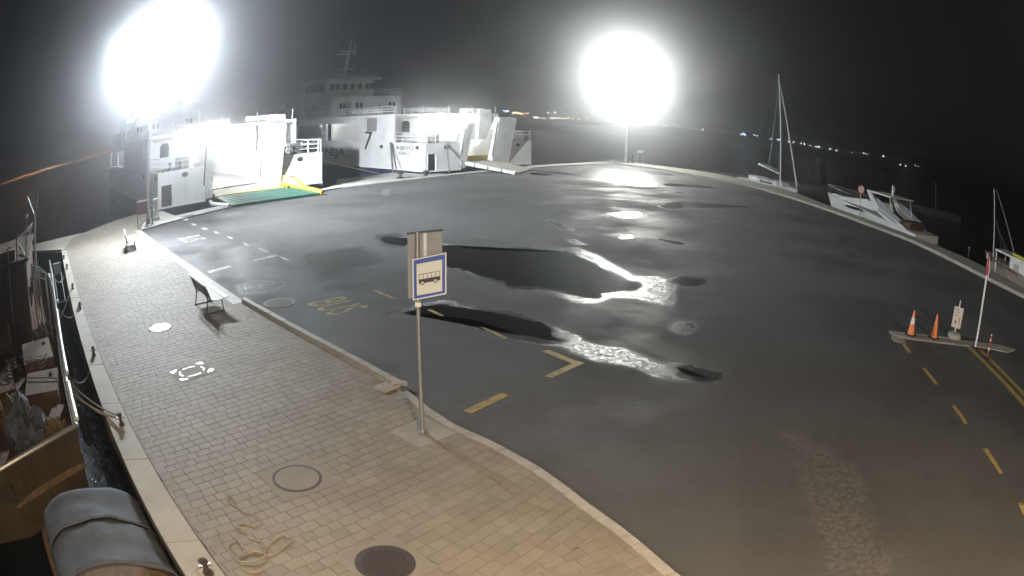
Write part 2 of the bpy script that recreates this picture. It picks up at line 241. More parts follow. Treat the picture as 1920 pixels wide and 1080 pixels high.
def asphalt_mat():
    m = bpy.data.materials.new('asphalt'); m.use_nodes = True; nt = m.node_tree; N = nt.nodes; L = nt.links; b = N['Principled BSDF']
    tc = N.new('ShaderNodeTexCoord')
    def nz(sc, det=6, ro=.6):
        n = N.new('ShaderNodeTexNoise'); n.inputs['Scale'].default_value = sc; n.inputs['Detail'].default_value = det; n.inputs['Roughness'].default_value = ro
        L.new(tc.outputs['Object'], n.inputs['Vector']); return n.outputs['Fac']
    def mth(op, a, c=None):
        n = N.new('ShaderNodeMath'); n.operation = op
        for i, v in enumerate((a, c)):
            if v is None: continue
            if isinstance(v, (int, float)): n.inputs[i].default_value = v
            else: L.new(v, n.inputs[i])
        return n.outputs[0]
    def ss(v, lo, hi):
        n = N.new('ShaderNodeMapRange'); n.interpolation_type = 'SMOOTHSTEP'
        n.inputs['From Min'].default_value = lo; n.inputs['From Max'].default_value = hi; L.new(v, n.inputs['Value']); return n.outputs[0]
    def mix(f, a, c):
        n = N.new('ShaderNodeMix'); n.data_type = 'RGBA'
        if isinstance(f, (int, float)): n.inputs[0].default_value = f
        else: L.new(f, n.inputs[0])
        for i, v in ((6, a), (7, c)):
            if isinstance(v, tuple): n.inputs[i].default_value = (*v, 1)
            else: L.new(v, n.inputs[i])
        return n.outputs[2]
    def at(name):
        n = N.new('ShaderNodeAttribute'); n.attribute_name = name; return n.outputs['Fac']
    big, mid, fine = nz(.16, 5), nz(1.3, 8, .7), nz(38, 4)
    vor = N.new('ShaderNodeTexVoronoi'); vor.inputs['Scale'].default_value = 75; L.new(tc.outputs['Object'], vor.inputs['Vector'])
    wob = mth('MULTIPLY', mth('SUBTRACT', mid, .5), .55)
    wob2 = mth('MULTIPLY', mth('SUBTRACT', nz(9, 7, .8), .5), .7)
    sheen = ss(mth('ADD', at('sheen'), mth('MULTIPLY', wob, 1.6)), -.5, .5)
    wet = ss(mth('ADD', mth('ADD', at('wet'), wob), wob2), -.12, .16)
    rim = ss(mth('ADD', mth('ADD', at('rim'), mth('MULTIPLY', wob, .8)), wob2), -.06, .10)
    damp = ss(mth('ADD', at('damp'), mth('MULTIPLY', wob, 1.5)), -.5, .35)
    fray = ss(mth('ADD', at('fray'), mth('MULTIPLY', wob, 2.2)), -.25, .2)
    frayn = mth('MULTIPLY', fray, ss(nz(9, 8, .8), .44, .58))
    seam = ss(mth('ADD', at('seam'), mth('MULTIPLY', wob, .5)), -.12, .12)
    dry = mix(ss(big, .3, .7), (.036, .039, .045), (.060, .059, .060))
    dry = mix(ss(mid, .40, .72), dry, (.045, .044, .044))
    dry = mix(mth('MULTIPLY', seam, .75), dry, (.030, .029, .030))
    dry = mix(mth('MULTIPLY', frayn, .85), dry, (.15, .138, .125))
    dry = mix(ss(mth('SUBTRACT', .66, mid), -.02, -.06), dry, (.030, .028, .027))
    dry = mix(mth('MULTIPLY', ss(vor.outputs['Distance'], .0, .55), .6), (.085, .082, .078), dry)
    dry = mix(mth('MULTIPLY', damp, .45), dry, (.026, .026, .028))
    vc = N.new('ShaderNodeTexVoronoi'); vc.feature = 'DISTANCE_TO_EDGE'; vc.inputs['Scale'].default_value = .16
    dm = N.new('ShaderNodeVectorMath'); dm.operation = 'MULTIPLY_ADD'; nn = N.new('ShaderNodeTexNoise'); nn.inputs['Scale'].default_value = .9; nn.inputs['Detail'].default_value = 6
    L.new(tc.outputs['Object'], nn.inputs['Vector']); L.new(nn.outputs['Color'], dm.inputs[0]); dm.inputs[1].default_value = (1.6, 1.6, 0); L.new(tc.outputs['Object'], dm.inputs[2]); L.new(dm.outputs[0], vc.inputs['Vector'])
    crack = mth('MULTIPLY', ss(vc.outputs['Distance'], .0045, .001), ss(nz(.35, 3), .5, .6))
    dry = mix(mth('MULTIPLY', crack, .3), dry, (.018, .018, .018))
    g2 = nz(14, 3, .8); dry = mix(mth('MULTIPLY', ss(g2, .38, .66), .5), dry, (.082, .082, .083)); dry = mix(mth('MULTIPLY', ss(nz(5, 5, .75), .58, .72), .35), dry, (.028, .028, .029))
    oil = ss(nz(.75, 3, .5), .66, .76); dry = mix(mth('MULTIPLY', oil, .55), dry, (.022, .021, .021))
    L.new(mix(wet, dry, (.040, .042, .045)), b.inputs['Base Color'])
    rd = mth('ADD', .50, mth('MULTIPLY', ss(nz(.22, 7, .62), .34, .64), .36)); rd = mth('ADD', rd, mth('MULTIPLY', ss(mid, .3, .7), .10)); rd = mth('SUBTRACT', rd, mth('MULTIPLY', damp, .10))
    rw = mth('ADD', .15, mth('MULTIPLY', ss(nz(9, 5, .85), .44, .60), .40))
    rsh = mth('SUBTRACT', .40, mth('MULTIPLY', ss(nz(20, 5, .8), .4, .65), .14)); rsm = N.new('ShaderNodeMix'); rsm.data_type = 'FLOAT'; L.new(sheen, rsm.inputs[0]); L.new(rd, rsm.inputs[2]); L.new(rsh, rsm.inputs[3]); rd = rsm.outputs[0]
    rmix = N.new('ShaderNodeMix'); rmix.data_type = 'FLOAT'; L.new(wet, rmix.inputs[0]); L.new(rd, rmix.inputs[2]); L.new(rw, rmix.inputs[3])
    rmx2 = N.new('ShaderNodeMix'); rmx2.data_type = 'FLOAT'; L.new(rim, rmx2.inputs[0]); L.new(rmix.outputs[0], rmx2.inputs[2]); rmx2.inputs[3].default_value = .13
    L.new(rmx2.outputs[0], b.inputs['Roughness'])
    bp = N.new('ShaderNodeBump'); bp.inputs['Distance'].default_value = .006; bp.inputs['Strength'].default_value = .5
    h = mth('ADD', mth('MULTIPLY', fine, 1.0), mth('MULTIPLY', vor.outputs['Distance'], .9))
    h = mth('ADD', h, mth('MULTIPLY', mid, .3)); h = mth('ADD', h, mth('MULTIPLY', nz(16, 5, .7), .8))
    L.new(h, bp.inputs['Height']); L.new(bp.outputs['Normal'], b.inputs['Normal'])
    return m
M['asphalt'] = asphalt_mat()

def paver_mat():
    m = mat('paver_stone', (.25, .225, .19), .72); nt = m.node_tree; N = nt.nodes; L = nt.links; b = N['Principled BSDF']
    g = N.new('ShaderNodeNewGeometry'); oi = N.new('ShaderNodeObjectInfo'); tc = N.new('ShaderNodeTexCoord')
    ad = N.new('ShaderNodeMath'); ad.operation = 'ADD'; L.new(g.outputs['Random Per Island'], ad.inputs[0]); L.new(oi.outputs['Random'], ad.inputs[1])
    fr = N.new('ShaderNodeMath'); fr.operation = 'FRACT'; L.new(ad.outputs[0], fr.inputs[0])
    r = N.new('ShaderNodeValToRGB')
    r.color_ramp.elements[0].color = (.222, .194, .154, 1); r.color_ramp.elements[1].color = (.262, .232, .188, 1)
    e = r.color_ramp.elements.new(.5); e.color = (.243, .214, .172, 1)
    L.new(fr.outputs[0], r.inputs['Fac'])
    n = N.new('ShaderNodeTexNoise'); n.inputs['Scale'].default_value = .55; n.inputs['Detail'].default_value = 9; n.inputs['Roughness'].default_value = .7
    L.new(g.outputs['Position'], n.inputs['Vector'])
    mr = N.new('ShaderNodeMapRange'); mr.inputs['From Min'].default_value = .3; mr.inputs['From Max'].default_value = .7; mr.inputs['To Min'].default_value = .74; mr.inputs['To Max'].default_value = 1.1
    L.new(n.outputs['Fac'], mr.inputs['Value'])
    mx = N.new('ShaderNodeMix'); mx.data_type = 'RGBA'; mx.blend_type = 'MULTIPLY'; mx.inputs[0].default_value = 1
    L.new(r.outputs['Color'], mx.inputs[6]); L.new(mr.outputs[0], mx.inputs[7]); L.new(mx.outputs[2], b.inputs['Base Color'])
    n2 = N.new('ShaderNodeTexNoise'); n2.inputs['Scale'].default_value = 45; n2.inputs['Detail'].default_value = 5; L.new(g.outputs['Position'], n2.inputs['Vector'])
    bp = N.new('ShaderNodeBump'); bp.inputs['Strength'].default_value = .35; bp.inputs['Distance'].default_value = .006
    L.new(n2.outputs['Fac'], bp.inputs['Height']); L.new(bp.outputs['Normal'], b.inputs['Normal'])
    return m
M['paver'] = paver_mat()

def water_mat(name, col, rough, scale, strength, dist, scale2=None):
    m = mat(name, col, rough); nt = m.node_tree; N = nt.nodes; L = nt.links; b = N['Principled BSDF']
    b.inputs['IOR'].default_value = 1.33
    tc = N.new('ShaderNodeTexCoord')
    n = N.new('ShaderNodeTexNoise'); n.inputs['Scale'].default_value = scale; n.inputs['Detail'].default_value = 6; n.inputs['Roughness'].default_value = .6
    L.new(tc.outputs['Object'], n.inputs['Vector'])
    bp = N.new('ShaderNodeBump'); bp.inputs['Strength'].default_value = strength; bp.inputs['Distance'].default_value = dist
    L.new(n.outputs['Fac'], bp.inputs['Height']); L.new(bp.outputs['Normal'], b.inputs['Normal'])
    return m
M['sea'] = water_mat('sea_water', (.006, .009, .014), .10, 1.6, .8, .12)
M['puddle'] = water_mat('puddle_water', (.012, .012, .013), .03, 7.0, .22, .01)
M['film'] = water_mat('puddle_film', (.014, .014, .016), .16, 14, .6, .01)

# ------------------------------------------------------------------ mesh builder
class MB:
    def __init__(s): s.v, s.f = [], []
    def add(s, vs, fs):
        k = len(s.v); s.v += [tuple(p) for p in vs]; s.f += [tuple(i + k for i in f) for f in fs]; return s
    def box(s, x0, x1, y0, y1, z0, z1):
        vs = [(x, y, z) for z in (z0, z1) for y in (y0, y1) for x in (x0, x1)]
        return s.add(vs, [(0, 2, 3, 1), (4, 5, 7, 6), (0, 1, 5, 4), (2, 6, 7, 3), (0, 4, 6, 2), (1, 3, 7, 5)])
    def cbox(s, c, size, rz=0, taper=1):
        x, y, z = [q / 2 for q in size]; ca, sa = math.cos(rz), math.sin(rz); vs = []
        for dz in (-z, z):
            k = taper if dz > 0 else 1
            for dy in (-y, y):
                for dx in (-x, x):
                    a, b_ = dx * k, dy * k
                    vs.append((c[0] + a * ca - b_ * sa, c[1] + a * sa + b_ * ca, c[2] + dz))
        return s.add(vs, [(0, 2, 3, 1), (4, 5, 7, 6), (0, 1, 5, 4), (2, 6, 7, 3), (0, 4, 6, 2), (1, 3, 7, 5)])
    def prism(s, poly, z0, z1, axis='z'):
        a = sum(poly[i][0] * poly[(i + 1) % len(poly)][1] - poly[(i + 1) % len(poly)][0] * poly[i][1] for i in range(len(poly)))
        if a < 0: poly = poly[::-1]
        n = len(poly)
        def P3(p, h):
            if axis == 'z': return (p[0], p[1], h)
            if axis == 'y': return (p[0], h, p[1])
            return (h, p[0], p[1])
        vs = [P3(p, z0) for p in poly] + [P3(p, z1) for p in poly]
        fs = [tuple(range(n - 1, -1, -1)), tuple(range(n, 2 * n))] + [(i, (i + 1) % n, n + (i + 1) % n, n + i) for i in range(n)]
        if axis == 'y': fs = [f[::-1] for f in fs]
        return s.add(vs, fs)
    def tube(s, path, r, n=6, cap=True):
        path = [Vector(p) for p in path]; rings = []; base = len(s.v); up = None
        for i, p in enumerate(path):
            t = (path[min(i + 1, len(path) - 1)] - path[max(i - 1, 0)])
            if t.length < 1e-9: t = Vector((0, 0, 1))
            t.normalize()
            if up is None: up = Vector((0, 0, 1)) if abs(t.z) < .9 else Vector((1, 0, 0))
            a = t.cross(up)
            if a.length < 1e-4: a = t.cross(Vector((.3, 1, .2)))
            a.normalize(); b_ = a.cross(t).normalized()
            rr = r[i] if isinstance(r, (list, tuple)) else r
            for k in range(n):
                w = 2 * math.pi * k / n
                s.v.append(tuple(p + a * math.cos(w) * rr + b_ * math.sin(w) * rr))
        for i in range(len(path) - 1):
            for k in range(n):
                s.f.append((base + i * n + k, base + i * n + (k + 1) % n, base + (i + 1) * n + (k + 1) % n, base + (i + 1) * n + k))
        if cap:
            s.f.append(tuple(base + k for k in range(n - 1, -1, -1))); e = base + (len(path) - 1) * n
            s.f.append(tuple(e + k for k in range(n)))
        return s
    def lathe(s, prof, c=(0, 0, 0), n=16):
        base = len(s.v)
        for (r, z) in prof:
            for k in range(n):
                w = 2 * math.pi * k / n; s.v.append((c[0] + r * math.cos(w), c[1] + r * math.sin(w), c[2] + z))
        for i in range(len(prof) - 1):
            for k in range(n):
                s.f.append((base + i * n + k, base + i * n + (k + 1) % n, base + (i + 1) * n + (k + 1) % n, base + (i + 1) * n + k))
        s.f.append(tuple(base + k for k in range(n - 1, -1, -1))); e = base + (len(prof) - 1) * n
        s.f.append(tuple(e + k for k in range(n)))
        return s
    def ball(s, c, r, n=10, m=6, sq=(1, 1, 1)):
        prof = [(math.sin(math.pi * i / m) * r, -math.cos(math.pi * i / m) * r) for i in range(m + 1)]
        base = len(s.v)
        s.lathe([(max(p[0], 1e-4) * sq[0], p[1] * sq[2]) for p in prof], c, n); return s
    def mesh(s, name, m, smooth=False):
        me = bpy.data.meshes.new(name); me.from_pydata(s.v, [], s.f); me.update()
        if m: me.materials.append(m)
        if smooth:
            me.polygons.foreach_set('use_smooth', [True] * len(me.polygons))
            try: me.set_sharp_from_angle(angle=R(40))
            except Exception: pass
        return me
    def build(s, name, m, parent=None, smooth=False, **kw):
        return link(name, s.mesh(name, m, smooth), parent, **kw)

def link(name, data, parent=None, label=None, cat=None, group=None, kind=None):
    o = bpy.data.objects.new(name, data); COL.objects.link(o)
    if parent: o.parent = parent
    return tag(o, label, cat, group, kind)
def tag(o, label=None, cat=None, group=None, kind=None):
    for k, v in (('label', label), ('category', cat), ('group', group), ('kind', kind)):
        if v: o[k] = v
    return o
def thing(name, loc, rz=0, label=None, cat=None, group=None, kind=None):
    o = link(name, None, None, label, cat, group, kind); o.location = loc; o.rotation_euler = (0, 0, rz); o.empty_display_size = .3
    return o
def dup(root, loc, rz, label):
    r = root.copy(); COL.objects.link(r); r.location = loc; r.rotation_euler = (0, 0, rz); r['label'] = label
    for ch in list(root.children):
        c = ch.copy(); COL.objects.link(c); c.parent = r
        for g in list(ch.children):
            d = g.copy(); COL.objects.link(d); d.parent = c
    return r
def text_mesh(txt, width, height, m, depth=.004, name='lettering', spacing=1.0, bold=False):
    """Lettering in the XY plane, baseline at y=0, starting at x=0, fitted to width x height."""
    cu = bpy.data.curves.new('t', 'FONT'); cu.body = txt; cu.extrude = depth / 2; cu.space_character = spacing; cu.resolution_u = 3; cu.offset = .018 if bold else 0
    to = bpy.data.objects.new('t', cu); COL.objects.link(to)
    bpy.context.view_layer.update()
    me = bpy.data.meshes.new_from_object(to.evaluated_get(bpy.context.evaluated_depsgraph_get()))
    bpy.data.objects.remove(to); bpy.data.curves.remove(cu)
    co = np.empty(len(me.vertices) * 3); me.vertices.foreach_get('co', co); co = co.reshape(-1, 3)
    lo, hi = co.min(0), co.max(0)
    co[:, 0] = (co[:, 0] - lo[0]) / (hi[0] - lo[0]) * width; co[:, 1] = (co[:, 1] - lo[1]) / (hi[1] - lo[1]) * height
    me.vertices.foreach_set('co', co.ravel()); me.materials.clear(); me.materials.append(m); me.name = name; me.update()
    return me
def place_text(me, name, origin, xdir, ydir, parent=None, **kw):
    x = Vector(xdir).normalized(); y = Vector(ydir).normalized(); z = x.cross(y)
    o = link(name, me, parent, **kw)
    o.matrix_local = Matrix(((x.x, y.x, z.x, origin[0]), (x.y, y.y, z.y, origin[1]), (x.z, y.z, z.z, origin[2]), (0, 0, 0, 1)))
    return o
def sag(a, b, d, n=10):
    a, b = Vector(a), Vector(b)
    return [tuple(a.lerp(b, i / n) - Vector((0, 0, d * 4 * (i / n) * (1 - i / n)))) for i in range(n + 1)]

def inside(P, poly):
    x, y = P[:, 0], P[:, 1]; r = np.zeros(len(P), bool); n = len(poly)
    for i in range(n):
        (x0, y0), (x1, y1) = poly[i], poly[(i + 1) % n]
        if y0 == y1: continue
        c = ((y0 > y) != (y1 > y)) & (x < (x1 - x0) * (y - y0) / (y1 - y0) + x0); r ^= c
    return r
def seg_dist(P, a, b):
    a, b = np.array(a, float), np.array(b, float); d = b - a; t = np.clip(((P - a) @ d) / (d @ d + 1e-12), 0, 1)
    return np.hypot(*(P - a - t[:, None] * d).T)
def sdf(P, poly):
    d = np.full(len(P), 1e9)
    for i in range(len(poly)): d = np.minimum(d, seg_dist(P, poly[i], poly[(i + 1) % len(poly)]))
    return np.where(inside(P, poly), d, -d)
def smooth_poly(poly, it=2, jit=.0, seed=0):
    rng = random.Random(seed); p = [tuple(q) for q in poly]
    for k in range(it):
        q = []
        for i in range(len(p)):
            a, b = p[i], p[(i + 1) % len(p)]; L_ = math.hypot(a[0] - b[0], a[1] - b[1]); j = jit * L_
            q.append((a[0] * .75 + b[0] * .25 + rng.uniform(-j, j), a[1] * .75 + b[1] * .25 + rng.uniform(-j, j)))
            q.append((a[0] * .25 + b[0] * .75 + rng.uniform(-j, j), a[1] * .25 + b[1] * .75 + rng.uniform(-j, j)))
        p = q
    return p
def offset_line(line, d):
    out = []
    for i, p in enumerate(line):
        a = Vector(line[max(i - 1, 0)]); b = Vector(line[min(i + 1, len(line) - 1)]); t = (b - a).normalized()
        out.append((p[0] - t.y * d, p[1] + t.x * d))
    return out

# ------------------------------------------------------------------ setting: sea, quay, asphalt, promenade
WATER = -1.5
wm = MB(); wm.add([(-1380, -150, WATER), (1380, -150, WATER), (1380, 1380, WATER), (-1380, 1380, WATER)], [(0, 1, 2, 3)])
wm.build('sea_water', M['sea'], kind='structure', label='dark rippled harbour water')

left_out = [(3.14, -2.0), (-4.01, 4.81), (-8.07, 8.68), (-16.27, 16.49), (-25.57, 25.35)]
left_in = [(3.55, -1.55), (-3.86, 5.46), (-7.07, 8.46), (-15.0, 15.95), (-24.9, 25.3)]
far_outer = [tuple(p) for p in D['far_outer']]
right_out = [tuple(p) for p in D['right_out']]
right_in = [tuple(p) for p in D['right_in']]
far_inner = [tuple(p) for p in D['far_inner']]
curb = [tuple(p) for p in D['curb']] + [(2.55, 4.6), (3.3, 2.6), (4.2, -1.8)]
jetty = [(-33, 25.6), (-33, 27.4)]
outline = left_out + jetty + far_outer + right_out[1:] + [(31.5, 8), (33, -45), (-14, -45), (-14, -12), (3.14, -12)]
q = MB().prism(outline, -3.4, -.12); q.build('quay', M['quaywall'], kind='structure')

# asphalt apron with its wet, damp and worn areas measured per vertex
asph_poly = curb[::-1] + [(33, -8)] + right_in[::-1] + far_inner[::-1]
# order: curb is far->near ; build ring: curb far->near, near right, right side near->far, far edge right->left
asph_poly = curb + [(6, -8), (31.2, -8), (29.2, 8)] + right_in[::-1] + far_inner[::-1][1:]
st = .22
xs = np.arange(-23, 32, st); ys = np.arange(-8.2, 80, st)
X, Y = np.meshgrid(xs, ys); P = np.stack([X.ravel(), Y.ravel()], 1)
ins = (sdf(P, asph_poly) > -.18)
idx = np.arange(len(P)).reshape(X.shape)
quad = np.stack([idx[:-1, :-1], idx[:-1, 1:], idx[1:, 1:], idx[1:, :-1]], -1).reshape(-1, 4)
quad = quad[ins[quad].all(1)]
used = np.unique(quad); rem = -np.ones(len(P), int); rem[used] = np.arange(len(used)); P = P[used]; quad = rem[quad]
me = bpy.data.meshes.new('asphalt')
me.vertices.add(len(P)); co = np.zeros((len(P), 3)); co[:, :2] = P; co[:, 2] = -.08; me.vertices.foreach_set('co', co.ravel())
me.loops.add(len(quad) * 4); me.loops.foreach_set('vertex_index', quad.ravel().astype(np.int32))
me.polygons.add(len(quad)); me.polygons.foreach_set('loop_start', np.arange(0, len(quad) * 4, 4, dtype=np.int32)); me.update(calc_edges=True)
PUD = ['puddle_big', 'puddle_mid', 'puddle_s1', 'puddle_s2', 'puddle_white', 'puddle_w2', 'puddle_w3', 'puddle_w4', 'puddle_w5', 'puddle_far', 'puddle_f2', 'puddle_sign']
wet = np.full(len(P), -2.0)
for k, v in D['wet'].items(): wet = np.maximum(wet, sdf(P, v))
for k in PUD[:4]: wet = np.maximum(wet, sdf(P, D[k]) + .10)
for k in PUD[4:]: wet = np.maximum(wet, sdf(P, D[k]) + .05)
rim = np.full(len(P), -2.0)
for k in PUD[:4]: rim = np.maximum(rim, sdf(P, D[k]) + .30)
sheen = np.full(len(P), -2.0)
for v in D['sheen']: sheen = np.maximum(sheen, sdf(P, v))
damp = np.full(len(P), -2.0)
for v in D['damp']: damp = np.maximum(damp, sdf(P, v))
for k in PUD[:2]: damp = np.maximum(damp, sdf(P, D[k]) - .1)
seam = np.full(len(P), 9.0); sm = [(5.6, 17)] + [tuple(p) for p in D['seam']] + [(2.4, 2)]
sx = np.interp(P[:, 1], [p[1] for p in sm[::-1]], [p[0] for p in sm[::-1]]); seam = np.where(P[:, 1] < 15, P[:, 0] - sx, -1.0)
seam = np.minimum(seam, (13.5 - P[:, 1]))
for nm, arr in (('wet', wet), ('rim', rim), ('sheen', sheen), ('damp', damp), ('fray', sdf(P, D['fray'])), ('seam', seam)):
    at = me.attributes.new(nm, 'FLOAT', 'POINT'); at.data.foreach_set('value', np.clip(arr, -2, 2).astype(np.float32))
me.materials.append(M['asphalt'])
link('asphalt', me, kind='structure', label='wet dark asphalt of the ferry apron')

# puddles: thin sheets of standing water
for i, k in enumerate(PUD):
    poly = smooth_poly(D[k], 2, .05, i); fine_ = []
    for j in range(len(poly)):
        a, b = poly[j], poly[(j + 1) % len(poly)]; m_ = max(1, int(math.hypot(a[0] - b[0], a[1] - b[1]) / .05))
        fine_ += [(a[0] + (b[0] - a[0]) * s_ / m_, a[1] + (b[1] - a[1]) * s_ / m_) for s_ in range(m_)]
    ext = min(1, .25 * math.sqrt(len(fine_) * .05)); poly = []
    for x, y in fine_:
        d_ = [.34 * ext * noise.noise((x * 1.1, y * 1.1, o_)) + .22 * ext * noise.noise((x * 3.2, y * 3.2, o_)) + .10 * ext * noise.noise((x * 11, y * 11, o_)) for o_ in (3.1 + i, 7.7 + i)]
        poly.append((x + d_[0], y + d_[1]))
    MB().add([(x, y, -.076) for x, y in poly], [tuple(range(len(poly)))] if sum(poly[j][0] * poly[(j + 1) % len(poly)][1] - poly[(j + 1) % len(poly)][0] * poly[j][1] for j in range(len(poly))) > 0 else [tuple(range(len(poly) - 1, -1, -1))]) \
        .build('puddle', M['film'] if k in ('puddle_white', 'puddle_w2', 'puddle_w3', 'puddle_w4', 'puddle_w5', 'puddle_f2') else M['puddle'], kind='structure')

# promenade: bedding slab and stone pavers in courses
prom_poly = left_in[::-1] + [(4.2, -1.8)] + curb[::-1][1:] + [(-22.6, 32.2), (-23.5, 34.2), (-24.6, 37), (-26.6, 37.6), (-27.5, 35.4), (-27.8, 31), (-28.2, 27)]
prom = MB().prism(prom_poly, -.10, -.016).build('promenade', M['bed'], kind='structure', label='grey stone paver promenade along the quay')
covers = [('mh1', .40), ('mh2', .34), ('mh3', .34)]
def paver_mesh(l, w=.2, g=.006):
    x, y, b_ = l / 2 - g / 2, w / 2 - .0095 / 2, .004
    m_ = MB()
    vs = [(sx * x, sy * y, 0 - .016) for sx, sy in ((-1, -1), (1, -1), (1, 1), (-1, 1))] + [(sx * x, sy * y, -.003) for sx, sy in ((-1, -1), (1, -1), (1, 1), (-1, 1))] + \
         [(sx * (x - b_), sy * (y - b_), 0) for sx, sy in ((-1, -1), (1, -1), (1, 1), (-1, 1))]
    fs = [(i, (i + 1) % 4, 4 + (i + 1) % 4, 4 + i) for i in range(4)] + [(4 + i, 4 + (i + 1) % 4, 8 + (i + 1) % 4, 8 + i) for i in range(4)] + [(8, 9, 10, 11)]
    return m_.add(vs, fs)
LENS = [.20, .25, .30]
PM = {l: paver_mesh(l) for l in LENS}
pav = []
def courses(ang, test, x0=-45, x1=45):
    u = np.array([math.cos(ang), math.sin(ang)]); w = np.array([-u[1], u[0]]); rng = random.Random(5); lst = []
    for j in range(-150, 260):
        t = -45 + rng.random() * .3
        while t < 45:
            l = rng.choice(LENS); c = u * (t + l / 2) + w * (j * .2); lst.append((c[0], c[1], ang, l)); t += l
    a = np.array(lst); keep = test(a[:, :2]); return a[keep]
seam_a, seam_b = np.array((.22, 5.9)), np.array((1.4, 6.89)); sd = seam_b - seam_a
def side(p): return (p[:, 0] - seam_a[0]) * sd[1] - (p[:, 1] - seam_a[1]) * sd[0]
inprom = lambda p: sdf(p, prom_poly) > -.14
def clear(p):
    k = np.ones(len(p), bool)
    for n_, r_ in covers: k &= np.hypot(p[:, 0] - D[n_][0], p[:, 1] - D[n_][1]) > r_
    c = np.array(D['mh_rect']); dx = p - c; a_ = R(56); k &= ~((abs(dx @ np.array((math.cos(a_), math.sin(a_)))) < .44) & (abs(dx @ np.array((-math.sin(a_), math.cos(a_)))) < .33))
    dx = p - np.array(D['sign']) - np.array((.02, .1)); a_ = R(50); k &= ~((abs(dx @ np.array((math.cos(a_), math.sin(a_)))) < .28) & (abs(dx @ np.array((-math.sin(a_), math.cos(a_)))) < .28))
    return k
sdl = math.hypot(*sd)
pa = courses(R(50), lambda p: inprom(p) & (side(p) / sdl < .15) & clear(p))
pb = courses(R(31), lambda p: inprom(p) & (side(p) / sdl > -.15) & clear(p))
allp = np.concatenate([pa, pb]); ordr = np.argsort(np.hypot(allp[:, 0] - .2, allp[:, 1] - 5.2)); allp = allp[ordr]
vis = (allp[:, 1] > 4.6) & (allp[:, 0] > -6) ; order2 = np.concatenate([np.nonzero(vis)[0], np.nonzero(~vis)[0]])
shared = {l: PM[l].mesh('paver', M['paver']) for l in LENS}
dist_p = sdf(allp[:, :2], prom_poly); sside = side(allp[:, :2]) / math.hypot(*sd)
def clip_to(poly, a, b):
    # keep the part of POLY on the promenade side of the border line a-b
    out = []; nx, ny = -(b[1] - a[1]), b[0] - a[0]; l_ = math.hypot(nx, ny); nx, ny = nx / l_ * PS, ny / l_ * PS
    d = [(p[0] - a[0]) * nx + (p[1] - a[1]) * ny - .02 for p in poly]
    for i in range(len(poly)):
        j = (i + 1) % len(poly)
        if d[i] >= 0: out.append(poly[i])
        if (d[i] >= 0) != (d[j] >= 0):
            k = d[i] / (d[i] - d[j]); out.append((poly[i][0] + (poly[j][0] - poly[i][0]) * k, poly[i][1] + (poly[j][1] - poly[i][1]) * k))
    return out
PS = 1 if sum(prom_poly[i][0] * prom_poly[(i + 1) % len(prom_poly)][1] - prom_poly[(i + 1) % len(prom_poly)][0] * prom_poly[i][1] for i in range(len(prom_poly))) > 0 else -1
def cut_paver(x, y, a, l):
    ca, sa = math.cos(a), math.sin(a); hx, hy = l / 2 - .003, .097
    poly = [(x + u * ca - v * sa, y + u * sa + v * ca) for u, v in ((-hx, -hy), (hx, -hy), (hx, hy), (-hx, hy))]
    for i in range(len(prom_poly)):
        p0, p1 = prom_poly[i], prom_poly[(i + 1) % len(prom_poly)]
        if seg_dist(np.array([[x, y]]), p0, p1)[0] < .2 and poly: poly = clip_to(poly, p0, p1)
    if math.hypot(x - 1.0, y - 6.5) < 6 and abs(float(side(np.array([[x, y]]))[0])) < .3 and poly:
        sgn = 1 if a < R(40) else -1; q0, q1 = (seam_a, seam_b)
        out = []; dd = [sgn * float(side(np.array([p_]))[0]) / math.hypot(*sd) - .003 for p_ in poly]
        for i in range(len(poly)):
            j = (i + 1) % len(poly)
            if dd[i] >= 0: out.append(poly[i])
            if (dd[i] >= 0) != (dd[j] >= 0):
                k = dd[i] / (dd[i] - dd[j]); out.append((poly[i][0] + (poly[j][0] - poly[i][0]) * k, poly[i][1] + (poly[j][1] - poly[i][1]) * k))
        poly = out
    return poly
rest = MB()
for n_, i in enumerate(order2):
    x, y, a, l = allp[i]; tilt = random.uniform(-.004, .004), random.uniform(-.004, .004); dz = random.uniform(-.002, .0015)
    key = min(LENS, key=lambda q_: abs(q_ - l))
    if dist_p[i] < .2 or abs(sside[i]) < .2:
        poly = cut_paver(x, y, a, l)
        if len(poly) < 3: continue
        ar = abs(sum(poly[j][0] * poly[(j + 1) % len(poly)][1] - poly[(j + 1) % len(poly)][0] * poly[j][1] for j in range(len(poly)))) / 2
        if ar < .003: continue
        mb_ = MB().prism(poly, -.016, dz)
        if n_ < 300: mb_.build('paver', M['paver'], prom)
        else: rest.add(mb_.v, mb_.f)
    elif n_ < 300:
        o = link('paver', shared[key], prom); o.location = (x, y, dz); o.rotation_euler = (tilt[0], tilt[1], a)
    else:
        ca, sa = math.cos(a), math.sin(a); pm = PM[key]
        rest.add([(x + p[0] * ca - p[1] * sa, y + p[0] * sa + p[1] * ca, p[2] + dz + tilt[0] * p[1] - tilt[1] * p[0]) for p in pm.v], pm.f)
rest.build('pavers', M['paver'], prom, kind='stuff')

